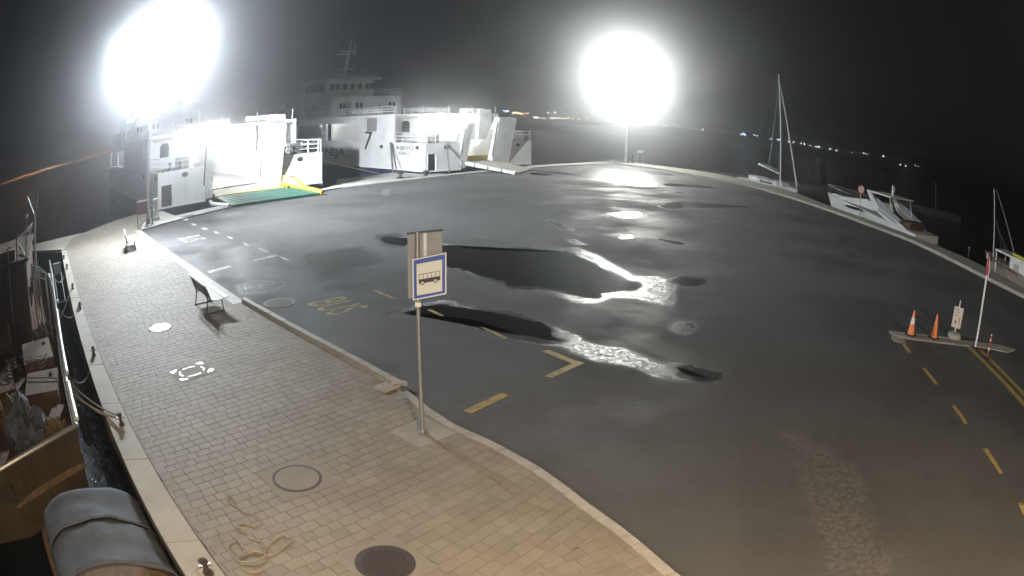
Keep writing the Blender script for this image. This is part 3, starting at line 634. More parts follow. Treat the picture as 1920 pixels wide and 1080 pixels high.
def along(line):
    seg = [0]
    for a, b in zip(line, line[1:]): seg.append(seg[-1] + math.hypot(b[0] - a[0], b[1] - a[1]))
    def f(t):
        t = max(0, min(seg[-1], t))
        for i in range(len(line) - 1):
            if t <= seg[i + 1] + 1e-9:
                k = (t - seg[i]) / (seg[i + 1] - seg[i] + 1e-12); a, b = line[i], line[i + 1]
                return (a[0] + (b[0] - a[0]) * k, a[1] + (b[1] - a[1]) * k)
        return line[-1]
    return f, seg[-1]
def stones(name, part, inner, outer, z0, z1, L_, m, gap=.012, label=None):
    root = link(name, None, kind='structure', label=label)
    fi, li = along(inner); fo, lo = along(outer); n = max(1, round(max(li, lo) / L_))
    for i in range(n):
        g = gap / L_ / n
        t0, t1 = i / n + g, (i + 1) / n - g; k = 3 if L_ > 1.5 else 2
        pin = [fi(li * (t0 + (t1 - t0) * j / k)) for j in range(k + 1)]; pout = [fo(lo * (t0 + (t1 - t0) * j / k)) for j in range(k + 1)]
        MB().prism(pin + pout[::-1], z0, z1 + random.uniform(-.004, .004)).build(part, m, root)
    return root
stones('quay_coping', 'coping_stone', left_in, left_out, -.11, .02, 2.6, M['coping'], label='pale concrete coping along the promenade edge')
stones('right_coping', 'coping_stone', [right_in[0]] + right_in[1:] + [(29.2, 8), (31.0, -8)], right_out + [(31.5, 8), (33, -11)], -.115, .12, 4, M['coping'], label='raised concrete coping along the marina side')
# kerb: flush stones, then a raised run, then flush stones round the bend
kc = curb
far_k, rais_k, bend_k = kc[:4], kc[3:8], kc[7:]
def inner_of(l, d): return offset_line(l, d)
stones('kerb', 'kerbstone', inner_of(far_k, -.42), inner_of(far_k, 0), -.11, .012, 1.5, M['kerb'], label='flat pale kerb beside the promenade')
stones('kerb', 'kerbstone', inner_of(rais_k, -.13), inner_of(rais_k, .02), -.11, .15, 1.0, M['kerb'], label='raised kerb between promenade and asphalt')
stones('kerb', 'kerbstone', inner_of(bend_k, -.10), inner_of(bend_k, .06), -.11, .014, .8, M['kerb'], label='curved kerb round the promenade corner')
# far concrete strip by the ferries
fs_poly = [(-21.3, 30.4)] + far_inner[1:] + [(11.75, 78.5), (15.6, 76.5), (17.5, 77.4), (16.8, 80.6), (14.0, 86.7), (13.1, 87.5)] + far_outer[::-1][4:15] + [(-24.3, 37.6), (-23.4, 34.2), (-22.5, 32.2)]
MB().prism(fs_poly, -.115, .006).build('quay_strip', M['strip'], kind='structure', label='white lit concrete strip along the ferry berths')
MB().prism(jetty + [(-28.0, 30.8), (-27.6, 28.8), (-25.4, 25.5)], -.115, .004).build('jetty_top', M['coping'], kind='structure')
# little tip platform and ferry apron
MB().prism(D['plat'], -2.2, -.15).build('berth_apron', M['strip'], kind='structure', label='low concrete apron between the two ferries')
# breakwater
bw = MB().prism([(23.5, 86), (37.5, 79.5), (50, 76), (68, 69.5), (68.8, 72.2), (52, 79), (38, 82.5), (24, 90)], -3, -.55)
bw.build('breakwater', M['dark_stone'], kind='structure', label='long low breakwater behind the marina boats')
# hills on the far shore
hm = MB(); pts = []
for i in range(121):
    a = R(175 - i * 170 / 120); h = 6 + 26 * max(0, noise.noise((i * .09, 1.7, 0)) + .35); pts.append((math.cos(a), math.sin(a), h))
for i, (c, s_, h) in enumerate(pts): hm.v += [(c * 400, s_ * 400, WATER - .4), (c * 425, s_ * 425, h * .3), (c * 470, s_ * 470, h * .4)]
for i in range(120):
    for k in range(2): hm.f.append((i * 3 + k, i * 3 + k + 1, i * 3 + k + 4, i * 3 + k + 3))
hm.build('hills', M['sea_hill'], kind='structure')

# ------------------------------------------------------------------ road markings
def quad_mark(poly, z, name, m, **kw):
    a = sum(poly[i][0] * poly[(i + 1) % len(poly)][1] - poly[(i + 1) % len(poly)][0] * poly[i][1] for i in range(len(poly)))
    if a < 0: poly = poly[::-1]
    return MB().add([(x, y, z) for x, y in poly], [tuple(range(len(poly)))]).build(name, m, **kw)
ZM = -.075
for p in D['white_marks']: quad_mark(p, ZM, 'lane_dash', M['roadwhite'], kind='structure')
for p in D['yellow_marks']: quad_mark(p, ZM + .003, 'lane_dash', M['roadyellow_worn'], kind='structure')
quad_mark(D['vmark'], ZM, 'bay_corner_marking', M['roadyellow'], kind='structure')
quad_mark(D['bar'], ZM, 'bay_line_marking', M['roadyellow'], kind='structure')
for p in D['dashes']: quad_mark(p, ZM, 'lane_dash', M['roadyellow'], kind='structure')
for p in D['ylines']: quad_mark(p, ZM, 'edge_line_marking', M['roadyellow'], kind='structure')
for (ox, oy), w, h, m in (((-5.78, 17.05), 1.45, 1.3, 'roadyellow_worn'), ((-16.6, 27.5), 1.6, 1.35, 'roadwhite')):
    me = text_mesh('BUS', w, h, M[m], 0, 'bus_lettering')
    place_text(me, 'bus_lettering_marking', (ox, oy, ZM), (.715, -.70, 0), (.70, .715, 0), kind='structure')
MB().prism(D['island'], -.1, -.045).build('traffic_island', M['concrete'], kind='structure', label='low concrete island under the cones')
MB().prism(D['island2'], -.1, -.055).build('traffic_island', M['concrete'], kind='structure')

# ------------------------------------------------------------------ haze, added so its halo stands in for lens bloom round the lamps
hz = MB(); hz.box(-1420, 1420, -220, 1420, -4.6, 18)
vm = bpy.data.materials.new('glow_haze'); vm.use_nodes = True; nt = vm.node_tree; nt.nodes.clear()
ou = nt.nodes.new('ShaderNodeOutputMaterial'); pv = nt.nodes.new('ShaderNodeVolumePrincipled')
pv.inputs['Color'].default_value = (.92, .95, 1, 1); pv.inputs['Density'].default_value = .0050; pv.inputs['Anisotropy'].default_value = .945
nt.links.new(pv.outputs[0], ou.inputs['Volume'])
vm.cycles.volume_sampling = 'EQUIANGULAR'
try: vm.cycles.homogeneous_volume = True
except Exception: pass
hz.build('haze', vm, kind='stuff', label='thin night haze added for the glow round the lamps')

# ------------------------------------------------------------------ ferries
def rail(path, h, posts, m, parent, name='railing', bars=3, r=.03):
    b_ = MB()
    for k in range(bars): b_.tube([(p[0], p[1], p[2] + h * (k + 1) / bars) for p in path], r, 5)
    f, L_ = along([(p[0], p[1]) for p in path]); 
    zz = path[0][2]
    for i in range(posts + 1):
        x, y = f(L_ * i / posts); b_.tube([(x, y, zz), (x, y, zz + h)], r * 1.1, 5)
    o = b_.build(name, m, parent)
    return o
def ferry(A, W, L_, label, ramp_mat, stripe, openings, port_wall, dh):
    F = thing('car_ferry', (A[0], A[1], 0), R(45), label, 'ferry', 'car ferries at the berths')
    w, z0, zb, zd = M['shipwhite'], .12, 2.65, 5.2
    MB().prism([(.25, 1.2), (W * .3, .3), (W * .7, .3), (W - .25, 1.2), (W - .1, 6), (W - .1, L_), (.1, L_), (.1, 6)], -2.4, .8).build('hull', M['shipblue'], F)
    # sides
    for s_, nm in ((0, 'starboard'), (W - .22, 'port')):
        MB().prism([(0, z0), (L_, z0), (L_, zb), (0, zb)], s_, s_ + .22, 'x').build('hull_side', w, F)
        MB().box(s_ - .05 if s_ == 0 else s_ + .2, s_ + .02 if s_ == 0 else s_ + .27, .0, L_, z0 - .06, z0 + .06).build('rubbing_strake', M['white'], F)
    # bow cheeks (front plates) with the dark door beside the corner
    c1, c2 = 4.2, W - 4.0
    f1 = MB().prism([(.22, z0), (.30, z0), (.30, 1.7), (1.25, 1.7), (1.25, z0), (c1, z0), (c1, zb), (.22, zb)], 0.0, .18, 'y').build('bow_cheek', w, F)
    MB().box(.30, 1.25, .35, .4, z0, 1.7).build('bow_door', M['dark'], F)
    MB().prism([(.26, z0), (.30, z0), (.30, 1.7), (1.25, 1.7), (1.25, z0), (1.3, z0), (1.3, 1.76), (.26, 1.76)], -.03, .0, 'y').build('door_frame', M['white'], F)
    MB().prism([(c2, z0 + .2), (W - .22, z0 + .2), (W - .22, zb), (c2, zb)], 0.0, .18, 'y').build('bow_cheek', w, F)
    MB().box(.0, c1, -.08, .0, z0 - .08, z0 + .05).build('rubbing_strake', M['white'], F)
    MB().box(c2, W, -.08, .0, z0 + .1, z0 + .24).build('rubbing_strake', M['white'], F)
    for a, b_ in ((.22, c1), (c2, W - .22)):
        MB().box(a, b_, .18, 4.5, zb - .15, zb - .02).build('mooring_deck', M['shipdeck'], F)
        rail([(a + .05, .1, zb), (b_ - .1, .1, zb)], 1.0, 4, w, F)
        wn = MB()
        wn.lathe([(.25, 0), (.25, .1), (.12, .2), (.12, .45), (.22, .5), (.22, .6)], (a + 1.2, 1.4, zb - .02), 10); wn.lathe([(.25, 0), (.12, .2), (.12, .45), (.22, .6)], (a + 2.1, 1.4, zb - .02), 10)
        wn.build('mooring_bitts', M['dark'], F)
        MB().cbox((a + 2.6, 2.6, zb + .4), (1.0, .8, .8)).tube([(a + 2.0, 2.6, zb + .5), (a + 3.2, 2.6, zb + .5)], .3, 10).build('winch', M['steel'], F)
    rail([(.08, .1, zb), (.08, 4.8, zb)], 1.0, 4, w, F)
    rail([(W - .08, .1, zb), (W - .08, 4.8, zb)], 1.0, 4, w, F)
    # horns either side of the opening, leaning out over the quay
    for s0, s1, top in ((c1 - .1, c1 + .62, 4.5), (W - 5.5, W - 3.2 if not port_wall else W - 3.7, 5.0)):
        MB().prism([(2.4, .9), (.05, .2), (-.25, 1.6), (-1.0, top), (-.35, top + .12), (.9, 2.9), (3.2, 2.7)], s0, s1, 'x').build('ramp_horn', w, F)
        MB().tube([(s0 - .04, -.1, 1.2), (s0 - .04, -.75, top - .4)], .08, 6).build('ramp_wire', M['darkrope'], F)
    for s0 in (c1 + .0, W - 4.35):
        MB().box(s0, s0 + .12, .3, 6, .5, zb).build('inner_bulwark', w, F)
    # car deck, back wall, ceiling
    MB().box(3.6, W - 3.6, .4, 24, .6, .82).build('car_deck', M['steel'], F)
    MB().box(3.4, W - 3.4, 23.6, 23.8, .82, zd).build('deck_bulkhead', w, F)
    MB().box(0, W, 5.0, L_ - 2, zd, zd + .28).build('upper_deck', w, F)
    for s0 in (3.45, W - 3.6):
        MB().box(s0, s0 + .15, 6.0, 23.5, .82, zd - .01).build('casing_wall', w, F)
    MB().box(.22, W - .22, L_ - .2, L_, z0, zb).build('stern_plate', w, F)
    # side casing with openings in the outer plate
    vs = sorted(openings); edges = [5.0]
    for s0, tag_ in ((0, 's'), (W - .2, 'p')):
        v = 5.0; cp = MB()
        for a, b_ in vs:
            if a > v: cp.box(s0 + .01, s0 + .2, v, a, zb + .004, zd - .004)
            cp.box(s0 + .01, s0 + .2, a, b_, zd - .5, zd - .004); cp.box(s0 + .01, s0 + .2, a, b_, zb + .004, zb + .2); v = b_
        cp.box(s0 + .01, s0 + .2, v, L_ - 3, zb + .004, zd - .004)
        cp.build('side_casing', w, F)
    MB().box(-.01, .0, 8.1, 10.0, 3.8, zd - .05).build('side_door', M['backboard'], F)
    # forward ends of the casings with arched windows
    for s0, s1 in ((.22, 3.4), (W - 3.4, W - .22)):
        MB().box(s0, s1, 5.6, 5.75, zb, zd).build('casing_front', w, F)
        MB().prism([(s0 + 1.1, 3.6), (s0 + 2.0, 3.6), (s0 + 2.0, 4.5), (s0 + 1.8, 4.75), (s0 + 1.3, 4.75), (s0 + 1.1, 4.5)], 5.56, 5.597, 'y').build('window', M['glass'], F)
    MB().prism([(W - 2.9, 2.7), (W - .9, 2.7), (W - 1.1, 5.95), (W - 2.7, 5.95)], 5.0, 5.5, 'y').build('portal_pillar', w, F)
    rail([(W - 6.5, 5.3, zd + .28), (.4, 5.3, zd + .28)], .55, 7, w, F)
    rail([(.15, 5.3, zd + .28), (.15, L_ - 3, zd + .28)], .8, 16, w, F)
    # deckhouses
    def house(s0, s1, v0, v1, za, zc, nm):
        MB().prism([(s0, v0 + .5), (s0 + .5, v0), (s1 - .5, v0), (s1, v0 + .5), (s1, v1), (s0, v1)], za, zc).build(nm, w, F)
        MB().box(s0 - .35, s1 + .35, v0 - .4, v1 + .3, zc, zc + .12).build('deck_edge', w, F)
    va, vb = 20 + dh, 24 + dh
    house(1.5, 11.7, va, va + 14, zd + .28, 7.85, 'deckhouse')
    house(2.6, 10.0, vb, vb + 7, 7.97, 10.3, 'wheelhouse')
    MB().prism([(2.2, vb - .7), (10.4, vb - .7), (10.4, vb + 7.3), (2.2, vb + 7.3)], 10.43, 10.6).build('wheelhouse_roof', w, F)
    for s_ in (3.1, 3.9, 5.0, 6.1, 7.2, 8.3, 9.1):
        MB().box(s_, s_ + .62, vb - .03, vb, 9.0, 9.85).build('bridge_window', M['glass'], F)
    for k in range(4):
        MB().box(2.57, 2.6, vb + .9 + k * 1.4, vb + 1.8 + k * 1.4, 9.0, 9.85).build('bridge_window', M['glass'], F)
    for s_ in (2.3, 2.8, 4.6, 5.2, 9.4, 10.0):
        MB().box(s_, s_ + .36, va - .03, va, 6.5, 7.15).build('window', M['glass'], F)
    for s_, z in ((8.0, 6.7), (8.1, 6.1)): MB().tube([(s_, va - .12, z), (s_, va + .02, z)], .13, 8).build('porthole', M['glass'], F)
    MB().box(3.2, 3.9, va - .04, va, 5.5, 7.3).build('deck_door', M['backboard'], F)
    for k in range(3):
        MB().box(1.47, 1.5, va + 1.5 + k * 3, va + 2.3 + k * 3, 6.4, 7.1).build('window', M['glass'], F)
    rail([(10.1, va + .3, 7.97), (11.5, va + .3, 7.97), (11.5, va + 6, 7.97)], .9, 6, w, F)
    rail([(1.6, va + .3, 7.97), (9.8, va + .3, 7.97)], .9, 9, w, F)
    rail([(2.6, vb, 10.6), (10.0, vb, 10.6)], .5, 8, w, F)
    MB().prism([(1.2, va + 5), (4.0, va + 5), (4.0, va + 14), (1.2, va + 14)], 8.0, 8.9).build('funnel_casing', w, F)
    MB().prism([(.6, va + 12), (3.2, va + 12), (3.2, va + 17), (.6, va + 17)], zd + .3, 7.2).build('engine_casing', w, F)
    MB().cbox((1.6, va + 3, 6.1), (1.3, 3.6, .8), 0, 1.15).tube([(1.6, va + 1.4, 6.6), (1.6, va + 4.6, 6.6)], .45, 8).build('rescue_boat', M['beige'], F)
    for v in (va + 1.5, va + 4.4): dv = MB().tube([(2.3, v, 5.5), (2.3, v, 7.6), (1.6, v, 7.9), (1.4, v, 7.2)], .09, 6).build('davit', w, F)
    for k in range(3):
        MB().tube([(1.0, 9 + k * 2.0, zd + .7), (1.0, 10.3 + k * 2.0, zd + .7)], .32, 10).build('liferaft_canister', w, F)
        MB().tube([(W - 1.6 - k * 1.1, 5.7, zd + .6), (W - 1.6 - k * 1.1 - .9, 5.7, zd + .6)], .26, 10).build('liferaft_canister', w, F)
    for k in range(5): MB().tube([(.3 + k * (W - .6) / 4, 5.2, zd + .3), (.3 + k * (W - .6) / 4, 5.2, zd + 1.15)], .04, 5).build('deck_post', w, F)
    # mast
    ms = MB(); ms.tube([(6.2, vb + 2, 10.5), (6.6, vb + 2, 13.4)], [.36, .22], 8); ms.tube([(6.6, vb + 2, 13.4), (7.1, vb + 2, 16.3)], [.2, .10], 8); ms.build('mast', w, F)
    for z, l in ((11.9, 1.3), (14.0, 1.4)):
        MB().box(6.5 - l, 6.5 + l, vb + 1.7, vb + 2.4, z, z + .1).build('mast_platform', w, F)
    MB().box(5.5, 7.7, vb + 1.9, vb + 2.1, 14.35, 14.5).build('radar_scanner', w, F)
    for x, z0_, z1_ in ((7.5, 14.1, 15.8), (7.8, 14.1, 15.3), (8.8, 10.6, 11.8), (9.4, 10.6, 12.2)):
        MB().tube([(x, vb + 2, z0_), (x, vb + 2, z1_)], .05, 5).build('antenna', w, F)
    MB().ball((8.3, vb + 2, 11.0), .35, 10, 7).build('satellite_dome', w, F, True)
    # ramp
    if ramp_mat == 'green':
        s0, s1 = 4.7, W - 4.5
        def sheet(v0, za, v1, zc, m, nm, a=s0, b_=s1, t=.12):
            vs_ = [(a, v0, za), (b_, v0, za), (b_, v1, zc), (a, v1, zc)]; vs_ += [(x, y, z - t) for x, y, z in vs_]
            return MB().add(vs_, [(0, 3, 2, 1), (4, 5, 6, 7), (0, 1, 5, 4), (1, 2, 6, 5), (2, 3, 7, 6), (3, 0, 4, 7)][::1]).build(nm, m, F)
        sheet(.8, .84, -1.6, .42, M['beige'], 'ramp_hinge_flap')
        sheet(-1.65, .42, -5.2, .10, M['green'], 'ramp', s0 - .1, s1 + 1.6)
        yl = MB(); yl.tube([(s1 + 1.7, -5.3, .14), (s1 + 1.2, -3.0, .42), (s1 + .3, -1.0, .62)], .16, 6); yl.build('ramp_edge', M['yellow'], F)
        MB().box(s0 - .2, s1 + .3, -1.75, -1.6, .40, .47).build('ramp_joint', M['yellow'], F)
        for k in range(5): sheet(-1.9 - k * .65, .415 - k * .058, -2.0 - k * .65, .405 - k * .058, M['shipdeck'], 'ramp_cleat', s0 + .3, s1 + 1.0, .02)
        for a in (s0 - .3,):
            rail([(a, -1.2, .45), (a, .4, .8)], .9, 3, w, F, bars=2)
        MB().tube([(s0 - .5, -1.4, .12), (s0 - .9, -3.2, .12), (s0 - .2, -5.0, .08)], .13, 7).build('fender_hose', w, F)
    else:
        s0, s1 = 4.9, W - 4.3
        for k in range(9):
            a = s0 + (s1 - s0) * k / 9; b_ = s0 + (s1 - s0) * (k + .82) / 9; v1 = -5.6 + .28 * k
            vs_ = [(a, .8, .86), (b_, .8, .86), (b_ + 1.0, v1, .10), (a + 1.0, v1, .10)]; vs_ += [(x, y, z - .14) for x, y, z in vs_]
            MB().add(vs_, [(0, 3, 2, 1), (4, 5, 6, 7), (0, 1, 5, 4), (1, 2, 6, 5), (2, 3, 7, 6), (3, 0, 4, 7)]).build('ramp_plank', M['beige'] if k % 3 else M['strip'], F)
        MB().box(s0, s1, .6, 1.0, .86, 1.3).build('ramp_hinge', M['yellow'], F)
        for k in range(4):
            MB().tube([(s0 - .25 + .27 * k, .2 - 1.5 * k, .62 - .15 * k), (s0 - .25 + .27 * (k + .9), .2 - 1.5 * (k + .9), .62 - .15 * (k + .9))], .16, 8).build('fender_roll', w, F)
    for v in (1.2, 7.2): MB().prism([(v + .28 * math.cos(a * math.pi / 8), 2.25 + .18 * math.sin(a * math.pi / 8)) for a in range(16)], -.03, .0, 'x').build('fairlead', M['dark'], F)
    for s_ in (2.4, W - 2.0): MB().prism([(s_ + .28 * math.cos(a * math.pi / 8), 2.25 + .18 * math.sin(a * math.pi / 8)) for a in range(16)], -.03, .0, 'y').build('fairlead', M['dark'], F)
    MB().box(-.025, .0, .0, L_, 1.30, 1.36).build('hull_seam', w, F)
    # lights under the upper deck
    for v in (7, 11, 16):
        for s_ in (W * .38, W * .62):
            MB().box(s_ - .1, s_ + .1, v, v + 1.4, zd - .12, zd - .03).build('deck_light', M['tube'], F)
    for v, s_ in ((8, W / 2), (15, W / 2)):
        o = lamp_light('deck_lamp', (s_, v, zd - .5), 1300, (1, 1, .97), .3); o.parent = F
    for s_ in (1.7, W - 1.7):
        o = lamp_light('deck_lamp', (s_, 8.0, zd - .6), 260, (1, 1, .97), .2); o.parent = F
    o = lamp_light('deck_lamp', (W / 2, 2.6, 4.9), 500, (1, 1, .97), .25); o.parent = F
    for a, b_ in vs:
        n_ = max(1, int((b_ - a) / 4))
        for k in range(n_):
            o = lamp_light('deck_lamp', (1.8, a + (k + .5) * (b_ - a) / n_, zd - .6), 160, (1, 1, .97), .2); o.parent = F
            MB().box(1.6, 2.0, a + (k + .5) * (b_ - a) / n_ - .6, a + (k + .5) * (b_ - a) / n_ + .6, zd - .12, zd - .03).build('deck_light', M['tube'], F)
    return F
F1 = ferry((-24.98, 38.42), 14.5, 43.2, 'white car ferry with its green ramp lowered onto the quay beside the tall lamp post', 'green', 'yellow', [(23.5, 30.5), (32, 40)], True, 7)
F2 = ferry((-7.93, 58.55), 13.6, 43, 'white car ferry lettered KIJEVO on the bow with a striped beige ramp lowered', 'beige', None, [(12.8, 18.9), (19.9, 27.2)], False, 0)
# lettering on the flank of the second ferry (reads from stern to bow)
for txt, v, wdt, z, h in (('JADROLINIJA', 29.0, 14.6, .75, 1.25), ('KIJEVO', 4.5, 2.7, 1.92, .46), ('RIJEKA', 4.15, 1.9, 1.50, .28)):
    place_text(text_mesh(txt, wdt, h, M['black'], .01, bold=True), 'lettering', (-.012, v, z), (0, -1, 0), (0, 0, 1), F2)
# frame and struts at the bow corner of the second ferry
MB().prism([(10.3, 3.75), (8.9, 3.75), (10.1, 1.9), (10.35, 1.95), (9.35, 3.55), (10.3, 3.6)], -.06, -.01, 'x').build('bracket', M['dark'], F2)

# ------------------------------------------------------------------ lamp masts
def lamp_mast(loc, h, glass, label, rz):
    T = thing('lamp_mast', (loc[0], loc[1], 0), rz, label, 'lamp post', 'tall floodlight masts on the quay')
    MB().tube([(0, 0, 0), (0, 0, h * .5), (0, 0, h - .2)], [.14, .11, .07], 10).build('pole', M['white'], T, True)
    MB().lathe([(.32, 0), (.32, .06), (.2, .12), (.17, .5)], (0, 0, .01), 12).build('base_plate', M['steel'], T)
    MB().tube([(-1.75, 0, h - .2), (1.75, 0, h - .2)], .06, 8).build('crossarm', M['steel'], T)
    for x in (-1.55, -.52, .52, 1.55):
        hd = MB().prism([(-.34, .42), (.1, .55), (.34, .1), (-.3, -.35), (-.42, -.2)], x - .36, x + .36, 'x')
        hd.v = [(p[0], p[1], p[2] + h) for p in hd.v]
        o = hd.build('floodlight', M['steel'], T)
        g = MB().add([(x - .34, -.46, h - .22), (x + .34, -.46, h - .22), (x + .34, -.38, h + .44), (x - .34, -.38, h + .44)], [(0, 1, 2, 3)]); 
        g.add([(x - .34, -.47, h - .225), (x + .34, -.47, h - .225), (x + .34, -.31, h - .38), (x - .34, -.31, h - .38)], [(0, 3, 2, 1)])
        g.build('lens', glass, o)
    return T
lamp_mast(D['lamp1'], LAMP_H, M['lampglass'], 'white floodlight mast by the ferry with the green ramp', R(34))
lamp_mast(D['lamp2'], LAMP_H + .4, M['lampglass2'], 'white floodlight mast at the far tip of the quay', R(-10))
T = thing('street_lamp', (3.6, -3.3, 0), R(35), 'warm street lamp at the promenade corner below the viewpoint', 'street lamp')
MB().tube([(0, 0, 0), (0, 0, 6.2), (-.1, .6, 7.0), (-.1, 1.9, 7.25)], [.1, .07, .05, .04], 10).build('pole', M['steel'], T)
MB().cbox((-.1, 2.1, 7.25), (.3, .8, .14)).build('lamp_head', M['steel'], T)
MB().cbox((-.1, 2.1, 7.165), (.24, .6, .03)).build('lens', M['lampwarm'], T)

T = thing('street_lamp', (4.0, -32.2, -.1), 0, 'street lamp on the waterfront road behind the viewpoint', 'street lamp')
MB().tube([(0, 0, 0), (0, 0, 8.6), (0, .5, 9.2), (0, 1.2, 9.3)], [.11, .08, .06, .05], 10).build('pole', M['steel'], T)
MB().cbox((0, 1.2, 9.36), (.4, .7, .12)).build('lamp_head', M['steel'], T)
MB().cbox((0, 1.2, 9.285), (.34, .6, .03)).build('lens', M['lampwarm'], T)

# ------------------------------------------------------------------ bus stop sign
T = thing('bus_stop_sign', (*D['sign'], 0), R(6), 'blue framed bus stop sign with a bus picture on a grey pole', 'sign')
MB().tube([(0, 0, 0), (0, 0, 3.3)], .035, 10).build('pole', M['steel'], T, True)
MB().lathe([(.09, 0), (.09, .012), (.05, .02), (.045, .08)], (0, 0, .012), 10).build('base_flange', M['steel'], T)
cx, rz = .16, .12
def plate(parent, name, m, x0, x1, z0, z1, y, t=.02, skew=0):
    return MB().prism([(x0, z0), (x1, z0 + skew), (x1, z1 + skew), (x0, z1)], y, y + t, 'y').build(name, m, parent)
plate(T, 'backboard', M['backboard'], -.15, .37, 2.27, 3.26, .05, .02, .05)
MB().prism([(-.16, 3.255), (.38, 3.305), (.38, 3.33), (-.16, 3.28)], .03, .085, 'y').build('backboard_edge', M['dark'], T)
MB().box(.09, .14, .028, .048, 2.3, 3.28).build('backboard_rail', M['steel'], T)
sk = .10
SG = plate(T, 'sign_board', M['reflect'], -.075, .435, 2.27, 2.90, -.06, .02, sk)
plate(SG, 'blue_border', M['blue'], -.055, .415, 2.293, 2.885, -.064, .004, sk * .94)
plate(SG, 'white_panel', M['cream'], -.012, .372, 2.348, 2.828, -.068, .004, sk * .7)
bus = [(0.02, 2.53), (.335, 2.585), (.345, 2.62), (.34, 2.65), (.02, 2.595)]
MB().prism(bus, -.072, -.068, 'y').build('bus_body', M['black'], SG)
fr = MB(); fr.prism([(.02, 2.665), (.335, 2.722), (.335, 2.730), (.02, 2.673)], -.072, -.068, 'y')
for k in range(6):
    x = .022 + k * .062; fr.prism([(x, 2.59 + x * .175), (x + .007, 2.59 + x * .175), (x + .007, 2.668 + x * .178), (x, 2.668 + x * .178)], -.0715, -.0685, 'y')
fr.build('bus_window_frame', M['black'], SG)
for x in (.075, .27):
    z = 2.535 + x * .17; w_ = MB()
    w_.prism([(x + .032 * math.cos(a * math.pi / 6), z + .036 * math.sin(a * math.pi / 6)) for a in range(12)], -.075, -.0722, 'y').build('bus_wheel', M['black'], SG)
    MB().prism([(x + .018 * math.cos(a * math.pi / 6), z + .02 * math.sin(a * math.pi / 6)) for a in range(12)], -.077, -.0752, 'y').build('bus_wheel_hub', M['cream'], SG)
MB().cbox((0, 0, 2.2), (.09, .09, .07)).build('clamp', M['reflect'], T)
padp = [(-.40, -.36), (.40, -.40), (.42, .44), (-.38, .42)]
pd = MB().prism([(p[0], p[1]) for p in padp], -.012, .007).build('concrete_pad', M['concrete'], T); pd.rotation_euler[2] = R(44)

# ------------------------------------------------------------------ benches
def bench(loc, rz, label):
    B = thing('bench', (*loc, 0), rz, label, 'bench', 'metal slat benches on the promenade')   # local x along the bench, y towards the seat front
    L2_ = .92
    prof_seat = [(-.02, .44), (.08, .415), (.18, .41), (.28, .42), (.38, .44), (.46, .445)]
    prof_back = [(-.07, .50), (-.10, .58), (-.13, .66), (-.165, .74), (-.20, .82)]
    for y, z in prof_seat: MB().box(-L2_, L2_, y - .04, y + .04, z, z + .025).build('seat_slat', M['seatmetal'], B)
    for y, z in prof_back: MB().prism([(y - .005, z - .036), (y + .02, z - .036), (y - .005, z + .036), (y - .03, z + .036)], -L2_, L2_, 'x').build('back_slat', M['seatmetal'], B)
    MB().box(-L2_ - .01, L2_ + .01, -.245, -.20, .855, .885).build('top_rail', M['seatmetal'], B)
    MB().prism([(-.085, .47), (-.075, .47), (-.215, .85), (-.225, .85)], -L2_ + .02, L2_ - .02, 'x').build('back_panel', M['frame'], B)
    for x in (-.62, .62):
        f = MB(); f.tube([(x, -.18, .02), (x, -.10, .4), (x, -.23, .86)], .022, 6); f.tube([(x, .40, .02), (x, .36, .40), (x, -.08, .40)], .022, 6); f.tube([(x, -.22, .02), (x, .44, .02)], .02, 6)
        f.build('leg_frame', M['frame'], B)
    return B
b1 = bench((-8.72, 16.0), R(-45), 'slatted metal bench near the raised kerb start')
dup(b1, (-18.55, 25.0, 0), R(-52), 'slatted metal bench standing alone near the red board')

# ------------------------------------------------------------------ manhole covers and grates
def disc(r, n=28): return [(r * math.cos(2 * math.pi * k / n), r * math.sin(2 * math.pi * k / n)) for k in range(n)]
def manhole(p, r, m, label, collar, z=0.0, pattern=True, kind_='round'):
    T_ = thing('manhole_cover', (p[0], p[1], z), R(50), label, 'manhole cover', 'manhole covers in the paving')
    if collar: MB().prism(disc(r + .13, 24) if collar == 'r' else [(-r - .16, -r - .1), (r + .1, -r - .16), (r + .16, r + .1), (-r - .1, r + .16)], -.012, .006).build('collar', M['collar'], T_)
    MB().lathe([(r + .04, -.01), (r + .04, .010), (r + .004, .010)], (0, 0, 0), 32).build('frame', M['iron'], T_)
    MB().lathe([(r - .004, -.01), (r - .004, .011), (r - .02, .013)], (0, 0, 0), 32).build('lid', m, T_)
    if pattern:
        s_ = MB()
        for i in range(-6, 7):
            for j in range(-6, 7):
                x, y = i * r / 7, j * r / 7
                if math.hypot(x, y) < r * .88: s_.cbox((x, y, .0155), (r / 11, r / 11, .005), R(45))
        s_.build('tread_studs', m, T_, kind='stuff')
    return T_
manhole(D['mh1'], .36, M['shiny_iron'], 'bright glinting round manhole cover left of the bench shadow', None)
manhole(D['mh2'], .36, M['collar'], 'round cover filled with concrete in the middle of the promenade', 's', pattern=False)
manhole(D['mh3'], .34, M['iron'], 'dark studded iron manhole cover beside the loose rope', 's')
manhole(D['mh_road'], .36, M['iron'], 'round road drain cover on the asphalt by the kerb end', 'r', z=-.068, pattern=False)
T = thing('inspection_cover', (*D['mh_rect'], 0), R(56), 'square framed inspection cover with bright worn corners in the pavers', 'manhole cover')
fm = MB()
for (a, b_, c, d) in ((-.48, .48, -.36, -.31), (-.48, .48, .31, .36), (-.48, -.42, -.31, .31), (.42, .48, -.31, .31)): fm.box(a, b_, c, d, -.012, .010)
fm.build('frame', M['collar'], T)
MB().box(-.42, .42, -.31, .31, -.0125, .0075).build('infill', M['collar'], T)
MB().box(-.54, .54, -.42, .42, -.013, .005).build('surround', M['collar'], T)
rg = MB()
